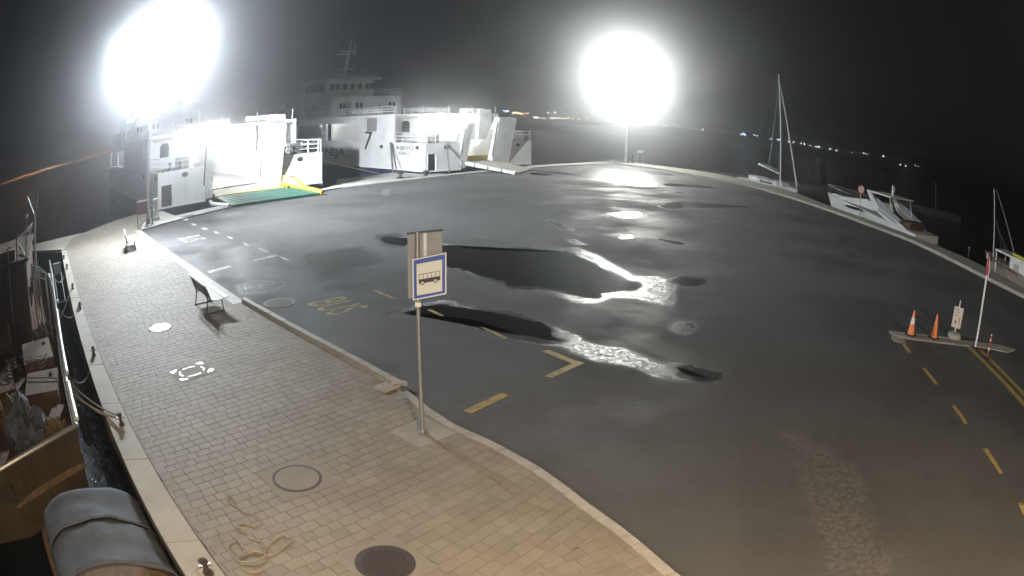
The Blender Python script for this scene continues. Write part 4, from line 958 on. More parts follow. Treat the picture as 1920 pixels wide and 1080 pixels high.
for k in range(28):
    a0, a1 = 2 * math.pi * k / 28, 2 * math.pi * (k + .8) / 28
    if k % 7 in (2, 3): continue
    rg.prism([(math.cos(a) * r_ * 1.25, math.sin(a) * r_) for r_, a in ((.25, a0), (.28, a0), (.28, a1), (.25, a1))], .0075, .012)
rg.build('worn_rim', M['shiny_iron'], T, kind='stuff')
for sx in (-1, 1):
    for sy in (-1, 1):
        MB().prism([(sx * .47, sy * .35), (sx * .28, sy * .35), (sx * .34, sy * .25), (sx * .47, sy * .18)], .0102, .015).build('corner_plate', M['shiny_iron'], T)
T = thing('drain_grate', (*D['grate'], .006), R(58), 'rectangular drain grate set in the white strip by the ferry', 'grate')
MB().box(-.5, .5, -.35, .35, -.01, .004).build('recess', M['dark'], T)
for k in range(9): MB().box(-.48 + k * .115, -.42 + k * .115, -.33, .33, .004, .012).build('grate_bar', M['steel'], T)
T = thing('kerb_ramp', (-2.28, 11.46, 0), R(-44), 'small concrete wedge ramp closing the gap in the kerb', 'ramp')
MB().prism([(-.30, -.14), (.30, -.18), (.28, .16), (-.30, .15)], -.03, .055).build('wedge', M['kerb'], T); T.rotation_euler[2] = R(56)

# ------------------------------------------------------------------ quay furniture by the lamp masts
def board(loc, rz, m, label):
    T_ = thing('notice_board', (*loc, 0), rz, label, 'board')
    for x in (.03, .77): MB().tube([(x, 0, 0), (x, 0, 1.62)], .03, 6).build('post', M['darkred'] if m == 'darkred' else M['white'], T_)
    MB().box(0, .8, -.03, .03, .85 if m == 'darkred' else 1.35, 1.58).build('panel', M[m], T_)
    MB().box(-.04, .84, -.06, .06, 1.58, 1.66).build('cap', M['white'], T_)
    return T_
board((-21.7, 30.5), R(50), 'darkred', 'dark red notice board on two posts under the near floodlight')
board((15.1, 80.9), R(10), 'white', 'white frame on two legs by the far floodlight')
def hydrant(loc, rz, label):
    T_ = thing('hydrant', (*loc, 0), rz, label, 'hydrant', 'post hydrants on the quay')
    MB().lathe([(.12, 0), (.12, .04), (.06, .08), (.055, .75), (.09, .8), (.09, .98), (.07, 1.05), (.03, 1.1), (.03, 1.16)], (0, 0, .006), 12).build('body', M['dark'], T_, True)
    for s_ in (-1, 1):
        MB().tube([(s_ * .08, 0, .88), (s_ * .2, 0, .86)], .05, 8).build('outlet', M['white'], T_)
    return T_
h1 = hydrant(D['hydrant'], R(40), 'dark post hydrant beside the near floodlight mast')
dup(h1, (14.5, 80.4, 0.006), 0, 'dark post hydrant beside the far floodlight mast')
def pedestal(loc, rz, label):
    T_ = thing('service_pedestal', (*loc, 0), rz, label, 'pedestal', 'service pedestals on the quay')
    MB().lathe([(.30, 0), (.30, .22), (.24, .26)], (0, 0, .006), 16).build('plinth', M['concrete'], T_, True)
    MB().lathe([(.20, .26), (.20, 1.25), (.23, 1.26), (.23, 1.36), (.12, 1.42)], (0, 0, .006), 16).build('column', M['strip'], T_, True)
    MB().box(-.1, .1, -.215, -.195, .7, 1.1).build('socket_panel', M['steel'], T_)
    return T_
p1 = pedestal((-22.1, 33.6), R(30), 'round white service pedestal near the ferry with the green ramp')
dup(p1, (13.7, 80.7, 0), R(10), 'round white service pedestal at the far tip of the quay')

# ------------------------------------------------------------------ bollards, mooring ropes, loose rope
def bollard(loc, label):
    T_ = thing('bollard', (*loc, .02), R(45), label, 'bollard', 'small mooring bollards on the promenade edge')
    MB().lathe([(.11, 0), (.11, .025), (.055, .04), (.05, .2), (.085, .24), (.085, .27), (.04, .29)], (0, 0, 0), 10).build('post', M['iron'], T_, True)
    MB().tube([(-.13, 0, .17), (.13, 0, .17)], .028, 6).build('crossbar', M['shiny_iron'], T_)
    return T_
BL = [D['bol%d' % i] for i in range(1, 8)]
BL[5] = [-7.22, 8.32]; BL[6] = [-3.63, 4.95]
labs = ['small iron bollard farthest along the promenade edge', 'iron bollard with a pale rope in front of the boat stern rails', 'iron bollard with a thin dark line, third from the far end', 'iron bollard holding the sagging rope from the boat rail', 'iron bollard level with the bright manhole cover',
        'iron bollard with a bundle of ropes, beside the boat stern', 'iron bollard beside the loose rope heap']
bo = bollard(BL[0], labs[0]); bo.scale = (.8, .8, .85)
for p, l in zip(BL[1:], labs[1:]): dup(bo, (*p, .02), R(45), l)
def blocal(x, y, z, o=(-8.1, 7.45)):
    a = R(46.4); return (o[0] + x * math.cos(a) - y * math.sin(a), o[1] + x * math.sin(a) + y * math.cos(a), z)
def rope(a, b_, d, r, m, label, n=12):
    return MB().tube(sag(a, b_, d, n), r, 5).build('mooring_rope', M[m], None, True, label=label, cat='rope', group='mooring ropes')
rope((*BL[1], .22), blocal(.05, 15.8, .3), .55, .035, 'rope', 'pale mooring rope from the second bollard to the boat')
rope((*BL[2], .2), blocal(.1, 9.8, -.2), .1, .014, 'darkrope', 'thin dark line from the third bollard')
rope((*BL[3], .22), blocal(.1, 9.0, .45), .45, .03, 'rope', 'sagging pale mooring rope tied to the boat rail')
rope((*BL[4], .2), blocal(.1, 2.9, .2), .5, .025, 'rope', 'rope drooping between the boat and the fifth bollard')
for i, (y, s_) in enumerate(((2.4, .12), (2.0, .2), (1.6, .08))):
    rope((BL[5][0] + .02 * i, BL[5][1], .2 - .03 * i), blocal(.06, y, .28), s_, .022, 'rope', ('uppermost rope of the bundle running to the boat stern', 'lowest sagging rope of the bundle running to the boat stern', 'rope of the bundle that ends nearest the stern corner')[i])
for i in range(2):
    rope((BL[6][0], BL[6][1] + .03 * i, .18), (-4.75 + .1 * i, 4.55, -.6), .05, .012, 'rope', ('thin rope from the nearest bollard to the covered boat, outer one', 'thin rope from the nearest bollard to the covered boat, inner one')[i])
rp = []; rng = random.Random(11)
ctrl = [(-3.25, 5.3), (-3.1, 5.5), (-2.95, 5.35), (-3.15, 5.25), (-3.35, 5.45), (-3.2, 5.75), (-2.95, 5.7), (-2.8, 5.95), (-2.75, 6.2), (-2.9, 6.25), (-3.0, 6.0), (-3.05, 5.75), (-3.3, 5.7), (-3.5, 5.85), (-3.55, 5.65), (-3.3, 5.4), (-3.0, 5.6), (-3.1, 5.95), (-3.35, 6.0), (-3.45, 6.15), (-3.6, 6.15), (-3.55, 6.3), (-3.38, 6.3), (-3.3, 6.45), (-3.42, 6.55), (-3.62, 6.6), (-3.85, 6.72), (-4.02, 6.85), (-3.95, 6.98), (-3.8, 7.0)]
def catmull(c, n=6, z=.02):
    out = []
    for i in range(1, len(c) - 2):
        p0, p1, p2, p3 = [np.array(q_) for q_ in c[i - 1:i + 3]]
        for k in range(n):
            t = k / n; v = .5 * ((2 * p1) + (p2 - p0) * t + (2 * p0 - 5 * p1 + 4 * p2 - p3) * t * t + (3 * p1 - p0 - 3 * p2 + p3) * t ** 3)
            out.append((v[0], v[1], z + .012 * math.sin(i * 1.7 + t)))
    return out
MB().tube(catmull(ctrl), .010, 6).build('rope_heap', M['rope'], None, True, label='tangled pale rope lying on the pavers near the edge', cat='rope')

# ------------------------------------------------------------------ cones, emergency sign, posts on the right
def cone(loc, top, label):
    T_ = thing('traffic_cone', (*loc, -.045), R(random.uniform(0, 60)), label, 'traffic cone', 'traffic cones on the island')
    MB().cbox((0, 0, .02), (.36, .36, .04)).build('foot', M['rubber'], T_)
    seg = [(.145, .04), (.095, .34), (.055, .56), (.025, .76)]
    MB().lathe([seg[0], (.094, .36)], (0, 0, 0), 18).build('cone_body', M['orange'], T_, True)
    MB().lathe([(.0935, .361), (.060, .56)], (0, 0, 0), 18).build('sleeve', M['reflect'] if top else M['orange'], T_, True)
    MB().lathe([(.0595, .561), (.026, .76), (.018, .765)], (0, 0, 0), 18).build('tip', M['orange'], T_, True)
    return T_
cone((12.05, 14.62), True, 'orange traffic cone with a white reflective sleeve')
cone((13.02, 14.2), False, 'faded plain orange traffic cone next to the emergency sign')
T = thing('emergency_sign', (*D['emerg'], -.045), R(-18), 'small white sign with a red cross and exclamation mark on a concrete foot', 'sign')
MB().lathe([(.33, 0), (.33, .06), (.28, .14), (.1, .17)], (0, 0, 0), 16).build('foot', M['concrete'], T, True)
MB().tube([(0, .03, .1), (0.03, .03, 1.22)], .028, 8).build('pole', M['reflect'], T)
BO = MB().prism([(-.27, .36), (.22, .30), (.25, .97), (-.24, 1.02)], -.02, .0, 'y').build('sign_board', M['cream'], T)
for a in ((-.27, .36, .22, .30), (.22, .30, .25, .97), (.25, .97, -.24, 1.02), (-.24, 1.02, -.27, .36)):
    MB().tube([(a[0], -.012, a[1]), (a[2], -.012, a[3])], .012, 5).build('sign_edge', M['reflect'], BO)
for t_, x, z, w_, h_ in (('Interventni', -.17, .90, .34, .055), ('pristup', -.09, .80, .18, .06), ('Emergency', -.19, .70, .36, .07)):
    place_text(text_mesh(t_, w_, h_, M['dark'], .002), 'lettering', (x, -.022, z), (1, 0, -.08), (0.04, 0, 1), BO)
MB().prism([(-.17, .50), (-.12, .497), (-.12, .445), (-.08, .443), (-.08, .495), (-.03, .492), (-.03, .532), (-.08, .535), (-.078, .59), (-.118, .593), (-.12, .537), (-.17, .54)], -.023, -.0205, 'y').build('red_cross', M['red'], BO)
MB().prism([(.08, .43), (.12, .427), (.125, .46), (.085, .463)], -.023, -.0205, 'y').prism([(.088, .475), (.122, .472), (.145, .67), (.085, .675)], -.023, -.0205, 'y').build('exclamation_mark', M['red'], BO)
T = thing('white_post', (14.66, 12.92, -.07), 0, 'tall slim white post with red wrapping at its top', 'post')
MB().tube([(0, 0, 0), (-.03, 0, 1.5), (.03, .02, 2.4)], .045, 8).build('pole', M['white'], T)
MB().tube([(.03, .02, 2.4), (.02, .02, 2.6), (.06, .02, 2.85), (.03, .02, 3.05)], [.05, .065, .06, .035], 8).build('wrapping', M['red'], T)
MB().tube([(.09, -.03, 2.3), (.12, -.04, 2.65), (.05, 0, 3.0)], .03, 6).build('tape_tail', M['white'], T)
MB().lathe([(.14, 0), (.14, .04), (.06, .08)], (0, 0, 0), 10).build('foot', M['dark'], T)
T = thing('delineator_post', (14.63, 11.97, -.07), 0, 'short red and white delineator post on the yellow lines', 'post')
MB().lathe([(.12, 0), (.12, .04), (.05, .06)], (0, 0, 0), 10).build('foot', M['rubber'], T)
for i, (a, b_) in enumerate(((.06, .26), (.26, .36), (.36, .56), (.56, .64), (.64, .75))):
    MB().lathe([(.038, a), (.038, b_)], (0, 0, 0), 10).build('sleeve', M['red'] if i % 2 == 0 else M['reflect'], T, True)
MB().lathe([(.039, .75), (.035, .79)], (0, 0, 0), 10).build('tip', M['reflect'], T)
T = thing('no_stopping_sign', (23.91, 38.46, .12), R(-30), 'round red rimmed prohibition sign on a thin pole by the coping', 'sign')
MB().tube([(0, 0, 0), (.12, 0, 2.5)], .03, 8).build('pole', M['steel'], T)
def ring(r0, r1, c, y0, y1, m, nm, par):
    b_ = MB(); n = 24
    for k in range(n):
        a0, a1 = 2 * math.pi * k / n, 2 * math.pi * (k + 1) / n
        p = [(c[0] + r * math.cos(a), c[1] + r * math.sin(a)) for r, a in ((r0, a0), (r1, a0), (r1, a1), (r0, a1))]
        b_.prism(p, y0, y1, 'y')
    return b_.build(nm, m, par)
MB().prism([(.12 + .3 * math.cos(a * math.pi / 12), 2.36 + .3 * math.sin(a * math.pi / 12)) for a in range(24)], -.05, -.035, 'y').build('disc', M['cream'], T)
ring(.22, .31, (.12, 2.36), -.056, -.051, M['red'], 'red_rim', T)
MB().prism([(-.02, 2.42), (.03, 2.47), (.26, 2.30), (.21, 2.25)], -.056, -.051, 'y').build('symbol', M['dark'], T)

# ------------------------------------------------------------------ berth bits between the ferries
def qb(loc, label):
    T_ = thing('quay_bollard', (*loc, -.15), 0, label, 'bollard', 'dark bollards on the low berth apron')
    MB().lathe([(.3, 0), (.3, .05), (.16, .1), (.16, .35), (.3, .42), (.3, .52), (.15, .56)], (0, 0, 0), 12).build('post', M['dark'], T_, True)
    MB().lathe([(.42, -.01), (.42, .04), (.31, .045)], (0, 0, 0), 12).build('base', M['iron'], T_)
    return T_
k1 = qb((-9.6, 55.2), 'dark bollard on the low apron, closer to the green ramp ferry')
dup(k1, (-7.6, 56.6, -.15), 0, 'dark bollard on the low apron, closer to the KIJEVO ferry')
rope((-16.6, 46.5, 3.0), (-11.6, 56.0, .2), .15, .06, 'rope', 'thick pale hawser from the ferry cheek down to the apron')
rope((-11.8, 62.0, 2.7), (-11.3, 60.9, -.1), .0, .10, 'darkrope', 'thick dark fender line hanging at the KIJEVO bow')
rope((-11.75, 61.95, 2.7), (-10.7, 59.7, -.1), .02, .05, 'darkrope', 'dark line slanting below the KIJEVO lettering')
rope((-6.2, 60.2, 2.6), (-5.7, 58.4, 0), .1, .06, 'darkrope', 'dark mooring line across the shaded bow cheek')
T = thing('barrier_frame', (-16.2, 44.2, 0), R(48), 'yellow tube barrier frame at the side of the green ramp', 'barrier')
for y in (0, .6): MB().tube([(0, y, 0), (0.1, y, 1.25), (.9, y, 1.1), (1.9, y, .0)], .055, 6).build('tube_side', M['yellow'], T)
for x, z in ((.05, .6), (.1, 1.25), (.9, 1.1), (1.4, .55)): MB().tube([(x, 0, z), (x, .6, z)], .045, 6).build('crossbar', M['yellow'], T)

# ------------------------------------------------------------------ left fishing boat
FB = thing('fishing_boat', (-8.1, 7.45, 0), R(46.4), 'brown fishing boat with stacked tan boxes moored along the promenade', 'boat')
gun = [(0, 0), (.02, 4), (.05, 8), (.02, 13), (-.25, 17), (-1.1, 20.5), (-2.8, 23.2), (-4.5, 20.5), (-5.4, 16), (-5.6, 9), (-5.5, 2), (-4.6, -1.3), (-2.7, -1.15)]
low = [(x * .92 - .25, y * .985 + .15) for x, y in gun]
hb = MB(); n = len(gun)
hb.v = [(x, y, .18) for x, y in gun] + [(x, y, -1.25) for x, y in low] + [(x * .9 - .3, y * .97 + .2, -2.2) for x, y in gun] + [(x + (-2.7 - x) * .045, y + (10 - y) * .012, .18) for x, y in gun] + [(x + (-2.7 - x) * .045, y + (10 - y) * .012, -.6) for x, y in gun]
for i in range(n):
    j = (i + 1) % n
    hb.f += [(n + i, i, j, n + j)[::-1], (2 * n + i, n + i, n + j, 2 * n + j)[::-1], (i, 3 * n + i, 3 * n + j, j)[::-1], (3 * n + i, 4 * n + i, 4 * n + j, 3 * n + j)[::-1]]
hb.build('hull', M['khaki'], FB)
MB().prism([(x + (-2.7 - x) * .04, y + (10 - y) * .01) for x, y in gun], -.75, -.6).build('deck', M['wood'], FB)
MB().tube([(x, y, .2) for x, y in gun[:5]], .055, 8).build('gunwale_rail', M['white'], FB, True)
MB().tube([(0, 0, .2), (-2.7, -1.15, .2), (-4.6, -1.3, .2)], .06, 8).build('stern_rail', M['steel'], FB, True)
rl = MB()
for k in range(9):
    y = 7.6 + k * 1.0; x = .03 if y < 13 else .03 - (y - 13) * .055
    rl.tube([(x, y, .2), (x, y, 1.0)], .03, 6)
for z in (.6, 1.0): rl.tube([(.05, 7.6, z), (.04, 12, z), (-.1, 15.7, z)], .032, 6)
rl.build('side_railing', M['white'], FB)
MB().tube([(.08, 9.4, .25), (.08, 2.9, .27)], .065, 8).build('pipe_rail', M['white'], FB)
MB().tube([(.06, 2.3, .25), (.06, .2, .25)], .06, 8).build('pipe_rail', M['white'], FB)
MB().prism([(-4.6, 8.4), (-1.25, 8.0), (-1.2, 14.4), (-4.6, 14.4)], -.6, 2.35).build('wheelhouse', M['brown'], FB)
MB().box(-4.8, -1.05, 7.8, 14.6, 2.35, 2.45).build('wheelhouse_roof', M['brown'], FB)
for y in (9.0, 10.8, 12.6): MB().box(-1.22, -1.17, y, y + 1.0, .7, 1.35).build('window', M['glass'], FB)
MB().box(-3.4, -2.4, 8.05, 8.2, -.55, 1.3).build('door', M['wood'], FB)
MB().tube([(-1.1, 14.9, -.6), (-1.0, 15.0, 2.6), (-.95, 15.1, 3.1)], [.09, .07, .05], 8).build('mast', M['steel'], FB)
ant = MB(); ant.tube([(-.95, 15.1, 3.1), (-1.45, 15.2, 4.0), (-1.1, 15.2, 4.25), (-.7, 15.1, 4.2), (-.75, 15.1, 3.6), (-.95, 15.1, 3.1)], .035, 6); ant.build('antenna_frame', M['steel'], FB)
MB().tube([(-1.15, 8.0, 2.4), (-1.5, 9.5, 2.6), (-1.9, 11.0, 2.7)], [.07, .06, .05], 6).build('roof_pole', M['white'], FB)
MB().box(.12, .6, 15.5, 15.8, .35, .8).build('ladder_box', M['steel'], FB)
ld = MB()
for x in (.14, .58): ld.tube([(x, 15.6, .4), (x + .05, 12.9, -.3)], .03, 6)
ld.tube([(.18, 12.9, -.3), (.62, 12.9, -.3)], .03, 6); ld.build('ladder', M['steel'], FB)
place_text(text_mesh('ITEL', 1.05, .34, M['dark'], .006), 'stern_lettering', (-3.55, -1.335, -.45), (1, .05, .0), (0, -.02, 1), FB)
MB().lathe([(.02, -.06), (.09, -.05), (.1, .05), (.02, .06)], (.15, 9.3, .55), 10).build('rail_light', M['white'], FB)
# fenders
for y in (1.2, 5.5): MB().tube([(.2, y, .1), (.2, y, -.15), (.2, y, -.75), (.2, y, -.85)], [.03, .13, .13, .03], 8).build('fender', M['rubber'], FB)
MB().lathe([(.55, -.5), (.55, -.45), (.18, -.44), (.18, .44), (.55, .45), (.55, .5)], (0, 0, 0), 14).build('net_drum', M['brown'], FB).matrix_local = Matrix.Translation((-2.9, 6.9, .35)) @ Matrix.Rotation(R(90), 4, 'Y')
MB().tube([(-2.9 - .42, 6.9, .35), (-2.9 + .42, 6.9, .35)], .42, 14).build('wound_net', M['net'], FB, True)
for k in range(4): MB().tube([(-.55 - .1 * k, 6.6 + .2 * k, -.4), (-.5 - .13 * k, 6.8 + .1 * k, 1.6 + .25 * k)], .03, 6).build('boat_hook', M['wood'] if k % 2 else M['steel'], FB)
for k in range(5): MB().ball((-.5 - .28 * (k % 3), 7.3 + .25 * (k // 3), -.35 + .22 * (k % 2)), .17, 10, 7).build('float', M['red'] if k % 2 else M['yellowrope'], FB, True)
for k in range(7):
    MB().cbox((-1.9 - .42 * (k % 4), 8.6 + 1.0 * (k // 4), 2.62 + .0 * k), (.38, .8, .32), R(8 * (k % 3 - 1))).build('roof_bin', (M['ply'], M['brown'], M['wood'])[k % 3], FB)
MB().tube([(-1.3, 11.2, 2.5), (-1.3, 11.6, 3.4)], .04, 6).build('roof_light_post', M['steel'], FB)
MB().ball((-1.3, 11.62, 3.45), .1).build('roof_light', M['white'], FB, True)
for k in range(6): MB().tube([(-.95 - .06 * k, 13.0 + .35 * k, -.4), (-.75 - .07 * k, 13.1 + .35 * k, 1.0 + .2 * (k % 3))], .035, 6).build('gear_pole', M['steel'] if k % 2 else M['white'], FB)
for y0 in (10.2, 11.6): MB().tube([(-.35, y0, -.5), (-.35, y0 + .02, 1.2), (-.75, y0 + .1, 1.35)], .04, 6).build('davit', M['white'], FB)
for k in range(14):
    rr_ = random.Random(k + 40); x0, y0 = rr_.uniform(-3.9, -.5), rr_.uniform(1.2, 7.6)
    MB().cbox((x0, y0, -.5 + rr_.uniform(0, .45)), (rr_.uniform(.25, .6), rr_.uniform(.3, .8), rr_.uniform(.15, .4)), rr_.uniform(0, 3)).build('gear_box', (M['wood'], M['brown'], M['ply'], M['dark'], M['tarp'])[k % 5], FB)
for k in range(6):
    rr_ = random.Random(k + 90); x0, y0 = rr_.uniform(-3.5, -.6), rr_.uniform(1.5, 7.5); c_ = []
    for i in range(26):
        a_ = i * .75; r_ = .22 + .05 * math.sin(i * 1.3); c_.append((x0 + r_ * math.cos(a_), y0 + r_ * math.sin(a_), .05 + .012 * i + .02 * math.sin(i * 2.1)))
    MB().tube(c_, .022, 5).build('rope_coil', M['rope'] if k % 2 else M['darkrope'], FB)
for k in range(5): MB().tube([(-1.3 - .5 * k, 7.9, -.4), (-1.2 - .45 * k, 7.85, 2.1), (-1.1 - .5 * k, 7.9, 3.0 + .3 * (k % 2))], .04, 6).build('rigging_pole', (M['steel'], M['wood'])[k % 2], FB)
for k in range(4): MB().tube(sag((-1.1, 14.9, 2.9), (-1.2 - .6 * k, 7.9, 2.9), .15, 8), .012, 4).build('rigging_line', M['darkrope'], FB)
# cargo standing on the deck: separate things
def crate(x, y, sx, sy, z0, h, rz, label):
    T_ = thing('crate', blocal(x, y, z0), R(46.4) + rz, label, 'crate', 'tan crates on the fishing boat')
    MB().cbox((0, 0, h / 2), (sx, sy, h)).build('box', M['ply'], T_)
    MB().cbox((0, 0, h + .02), (sx + .05, sy + .05, .04)).build('lid', M['ply'], T_)
    MB().cbox((sx / 2 + .02, 0, h * .5), (.035, .09, h)).build('batten', M['wood'], T_)
    MB().cbox((-sx / 2 - .02, 0, h * .5), (.035, .09, h)).build('batten', M['wood'], T_)
    MB().tube([(sx * .25, sy * .2, h + .07), (sx * .35, sy * .2, h + .07)], .04, 8).build('handle', M['dark'], T_)
    return T_
crate(-1.05, 5.3, 1.25, 1.9, -.6, .85, R(4), 'large tan crate amidships, farther from the stern')
crate(-.95, 3.1, 1.25, 1.5, -.6, .72, R(-5), 'tan crate nearer the stern with a line across it')
crate(-2.9, 4.6, 1.1, 2.2, -.6, .55, R(8), 'low tan crate on the outer side of the deck')
rope(blocal(-1.9, 3.6, .2), blocal(-.3, 2.9, .2), -.02, .018, 'darkrope', 'dark line stretched across the stern crate')
def lump(name, c, r, m, seed, label, cat, rz=0, nu=26, nv=12, amp=.22, fq=2.2):
    b_ = MB()
    for j in range(nv + 1):
        ph = math.pi / 2 * j / nv
        for i in range(nu):
            th = 2 * math.pi * i / nu; d = Vector((math.cos(th) * math.cos(ph), math.sin(th) * math.cos(ph), math.sin(ph)))
            k = 1 + amp * noise.noise(d * fq + Vector((seed, 0, 0))) + amp * .5 * noise.noise(d * fq * 2.7 + Vector((0, seed, 0)))
            b_.v.append((d.x * r[0] * k, d.y * r[1] * k, d.z * r[2] * k))
    for j in range(nv):
        for i in range(nu):
            b_.f.append((j * nu + i, j * nu + (i + 1) % nu, (j + 1) * nu + (i + 1) % nu, (j + 1) * nu + i))
    o = b_.build(name, m, None, True, label=label, cat=cat); o.location = c; o.rotation_euler = (0, 0, rz); return o
lump('net_pile', blocal(-.75, 7.6, -.6), (.55, .8, .9), M['net'], 5.7, 'tall brown net heap beside the wheelhouse front', 'net', amp=.4, fq=4)
lump('folded_tarp', blocal(-1.75, 1.25, -.6), (.85, .8, .95), M['tarp'], 3.1, 'crumpled grey tarpaulin heaped at the boat stern', 'tarpaulin', amp=.45, fq=2.6)
lump('net_pile', blocal(-.75, .95, -.6), (.5, .55, .62), M['net'], 8.3, 'brown fishing net pile behind the stern rail', 'net', amp=.35, fq=4)
lump('net_pile', blocal(-2.6, 2.9, -.6), (.8, .7, .6), M['net'], 1.2, 'fishing net pile between tarpaulin and low crate', 'net', amp=.35, fq=4)

# ------------------------------------------------------------------ covered boat at the lower left
CB = thing('covered_boat', (-6.0, 6.7, 0), R(46.4), 'small moored boat under a grey fabric canopy', 'boat')
hull2 = [(.22, .25), (-.1, .9), (-1.35, 1.5), (-2.6, .9), (-2.9, .2), (-2.8, -3.4), (-1.35, -4.2), (.1, -3.4)]
MB().prism(hull2, -1.9, -1.0).build('hull', M['dark'], CB)
MB().prism([(x * 1.03, y * 1.01) for x, y in hull2], -1.0, -.9).build('gunwale', M['wood'], CB)
MB().tube([(.25, .1, -.84), (.25, -1.6, -.84), (.15, -3.2, -.84)], .06, 6).build('rub_rail', M['wood'], CB)
for k in range(3): MB().tube([(.05 + .09 * k, -1.0 - .2 * k, -.8 + .03 * k), (.18 + .05 * k, -3.4, -.78)], .045, 6).build('oar', M['ply'], CB)
def canopy(v0, v1, drop, name, lift=0):
    b_ = MB(); nu, nv = 24, 10
    for j in range(nv + 1):
        v = v0 + (v1 - v0) * j / nv
        for i in range(nu + 1):
            u = i / nu; x = -2.75 + 2.75 * u; z = -.62 + .62 * (math.sin(math.pi * u) ** .48) + lift
            z -= .05 * abs(math.sin(math.pi * (j / nv))) * math.sin(math.pi * u) + .05 * noise.noise((x * 1.3, v * 2.6, lift)) + .02 * noise.noise((x * 4.1, v * 5, lift))
            b_.v.append((x + .02 * noise.noise((v * 3, x, 2)), v, z))
    for j in range(nv):
        for i in range(nu): b_.f.append((j * (nu + 1) + i, j * (nu + 1) + i + 1, (j + 1) * (nu + 1) + i + 1, (j + 1) * (nu + 1) + i)[::-1])
    o = b_.build(name, M['tarp'], CB, True); sd_ = o.modifiers.new('thick', 'SOLIDIFY'); sd_.thickness = .012; return o
canopy(0, -.98, 0, 'canopy_panel'); canopy(-.94, -2.2, 0, 'canopy_panel', -.03)
for v in (0, -.96, -2.2):
    MB().tube([(-2.70 + 2.65 * i / 16, v + .03, -.69 + .62 * (math.sin(math.pi * max(.001, min(.999, i / 16))) ** .48)) for i in range(17)], .018, 6).build('canopy_hoop', M['dark'], CB)

# ------------------------------------------------------------------ boats on the marina side
def hull_mesh(L_, B, zt_bow, zt_st, zw, m, parent, name='hull', nb=14, transom=.8):
    """bow at y=0, stern at y=L_."""
    b_ = MB(); rows = []
    for i in range(nb + 1):
        t = i / nb; w_ = B / 2 * min(1, (math.sin(min(1, t * 1.25) * math.pi / 2) ** .75)) * (1 - (1 - transom) * max(0, (t - .6) / .4)); zt = zt_bow + (zt_st - zt_bow) * t
        r_ = [(-w_, zt), (-w_ * .93, zt * .4 + zw * .6), (-w_ * .6, zw - .3), (0, zw - .55), (w_ * .6, zw - .3), (w_ * .93, zt * .4 + zw * .6), (w_, zt)]
        y = L_ * t
        rows.append([(x, y + (.55 * (zt_bow - z) * (1 - t) ** 2 if t < .5 else 0), z) for x, z in r_])
    for r_ in rows: b_.v += r_
    for i in range(nb):
        for k in range(6): b_.f.append((i * 7 + k, i * 7 + k + 1, (i + 1) * 7 + k + 1, (i + 1) * 7 + k)[::-1])
        b_.f.append((i * 7, i * 7 + 6, (i + 1) * 7 + 6, (i + 1) * 7)[::1])
    b_.f.append(tuple(nb * 7 + k for k in range(7)))
    return b_.build(name, m, parent, True)
# sailing boat: bow near (27,59), stern away
SB = thing('sailing_boat', (27.9, 58.6, 0), R(7), 'white sailing boat with a tall bare mast moored at the coping', 'sailing boat')
hull_mesh(12, 3.6, .25, .0, -1.5, M['white'], SB)
MB().prism([(-.9, 3.2), (.9, 3.2), (1.2, 7.5), (-1.2, 7.5)], 0.0, .42).build('coachroof', M['white'], SB)
for s_ in (-1, 1): MB().prism([(s_ * 1.03, 4), (s_ * 1.12, 4), (s_ * 1.22, 6.6), (s_ * 1.13, 6.6)], .12, .3).build('cabin_window', M['glass'], SB)
MB().tube([(0, 3.9, .4), (-.05, 3.9, 6), (-.1, 3.95, 12.2)], [.10, .09, .07], 8).build('mast', M['white'], SB)
MB().tube([(-.05, 4.1, 1.35), (-.3, 8.6, 1.9)], .09, 8).build('boom', M['white'], SB)
MB().tube([(-.05, 4.3, 1.52), (-.2, 6.5, 1.85), (-.3, 8.5, 2.02)], [.16, .2, .08], 8).build('furled_sail', M['tarp'], SB)
MB().tube([(0, .25, .45), (-.05, 2.1, 5.7), (-.1, 3.75, 11.0)], [.09, .08, .04], 7).build('furled_jib', M['white'], SB)
sh = MB()
for p in ((1.5, 4.6), (-1.5, 4.6)): sh.tube([(p[0], p[1], .2), (-.1, 3.95, 11.6)], .014, 4)
sh.tube([(0, 11.8, .3), (-.1, 3.95, 12.1)], .014, 4); sh.build('rigging', M['steel'], SB)
rr = MB()
for y in (.3, 1.6, 4, 6.5, 9, 11.6): 
    for s_ in (-1, 1): rr.tube([(s_ * min(1.5, .2 + y * .4), y, .1), (s_ * min(1.5, .2 + y * .4), y, .75)], .018, 5)
for s_ in (-1, 1): rr.tube([(s_ * min(1.5, .2 + y * .4), y, .72) for y in (.3, 1.6, 4, 6.5, 9, 11.6)], .012, 4)
rr.build('guard_rail', M['steel'], SB)
MB().cbox((.3, 9.6, .2), (1.6, 2.2, .5)).build('cockpit_coaming', M['white'], SB)
MB().lathe([(.04, .3), (.04, 1.0), (.1, 1.05)], (.2, 10.2, 0), 8).build('steering_pedestal', M['steel'], SB)
MB().ball((-.6, 2.6, .3), .22).build('deck_bag', M['white'], SB, True)
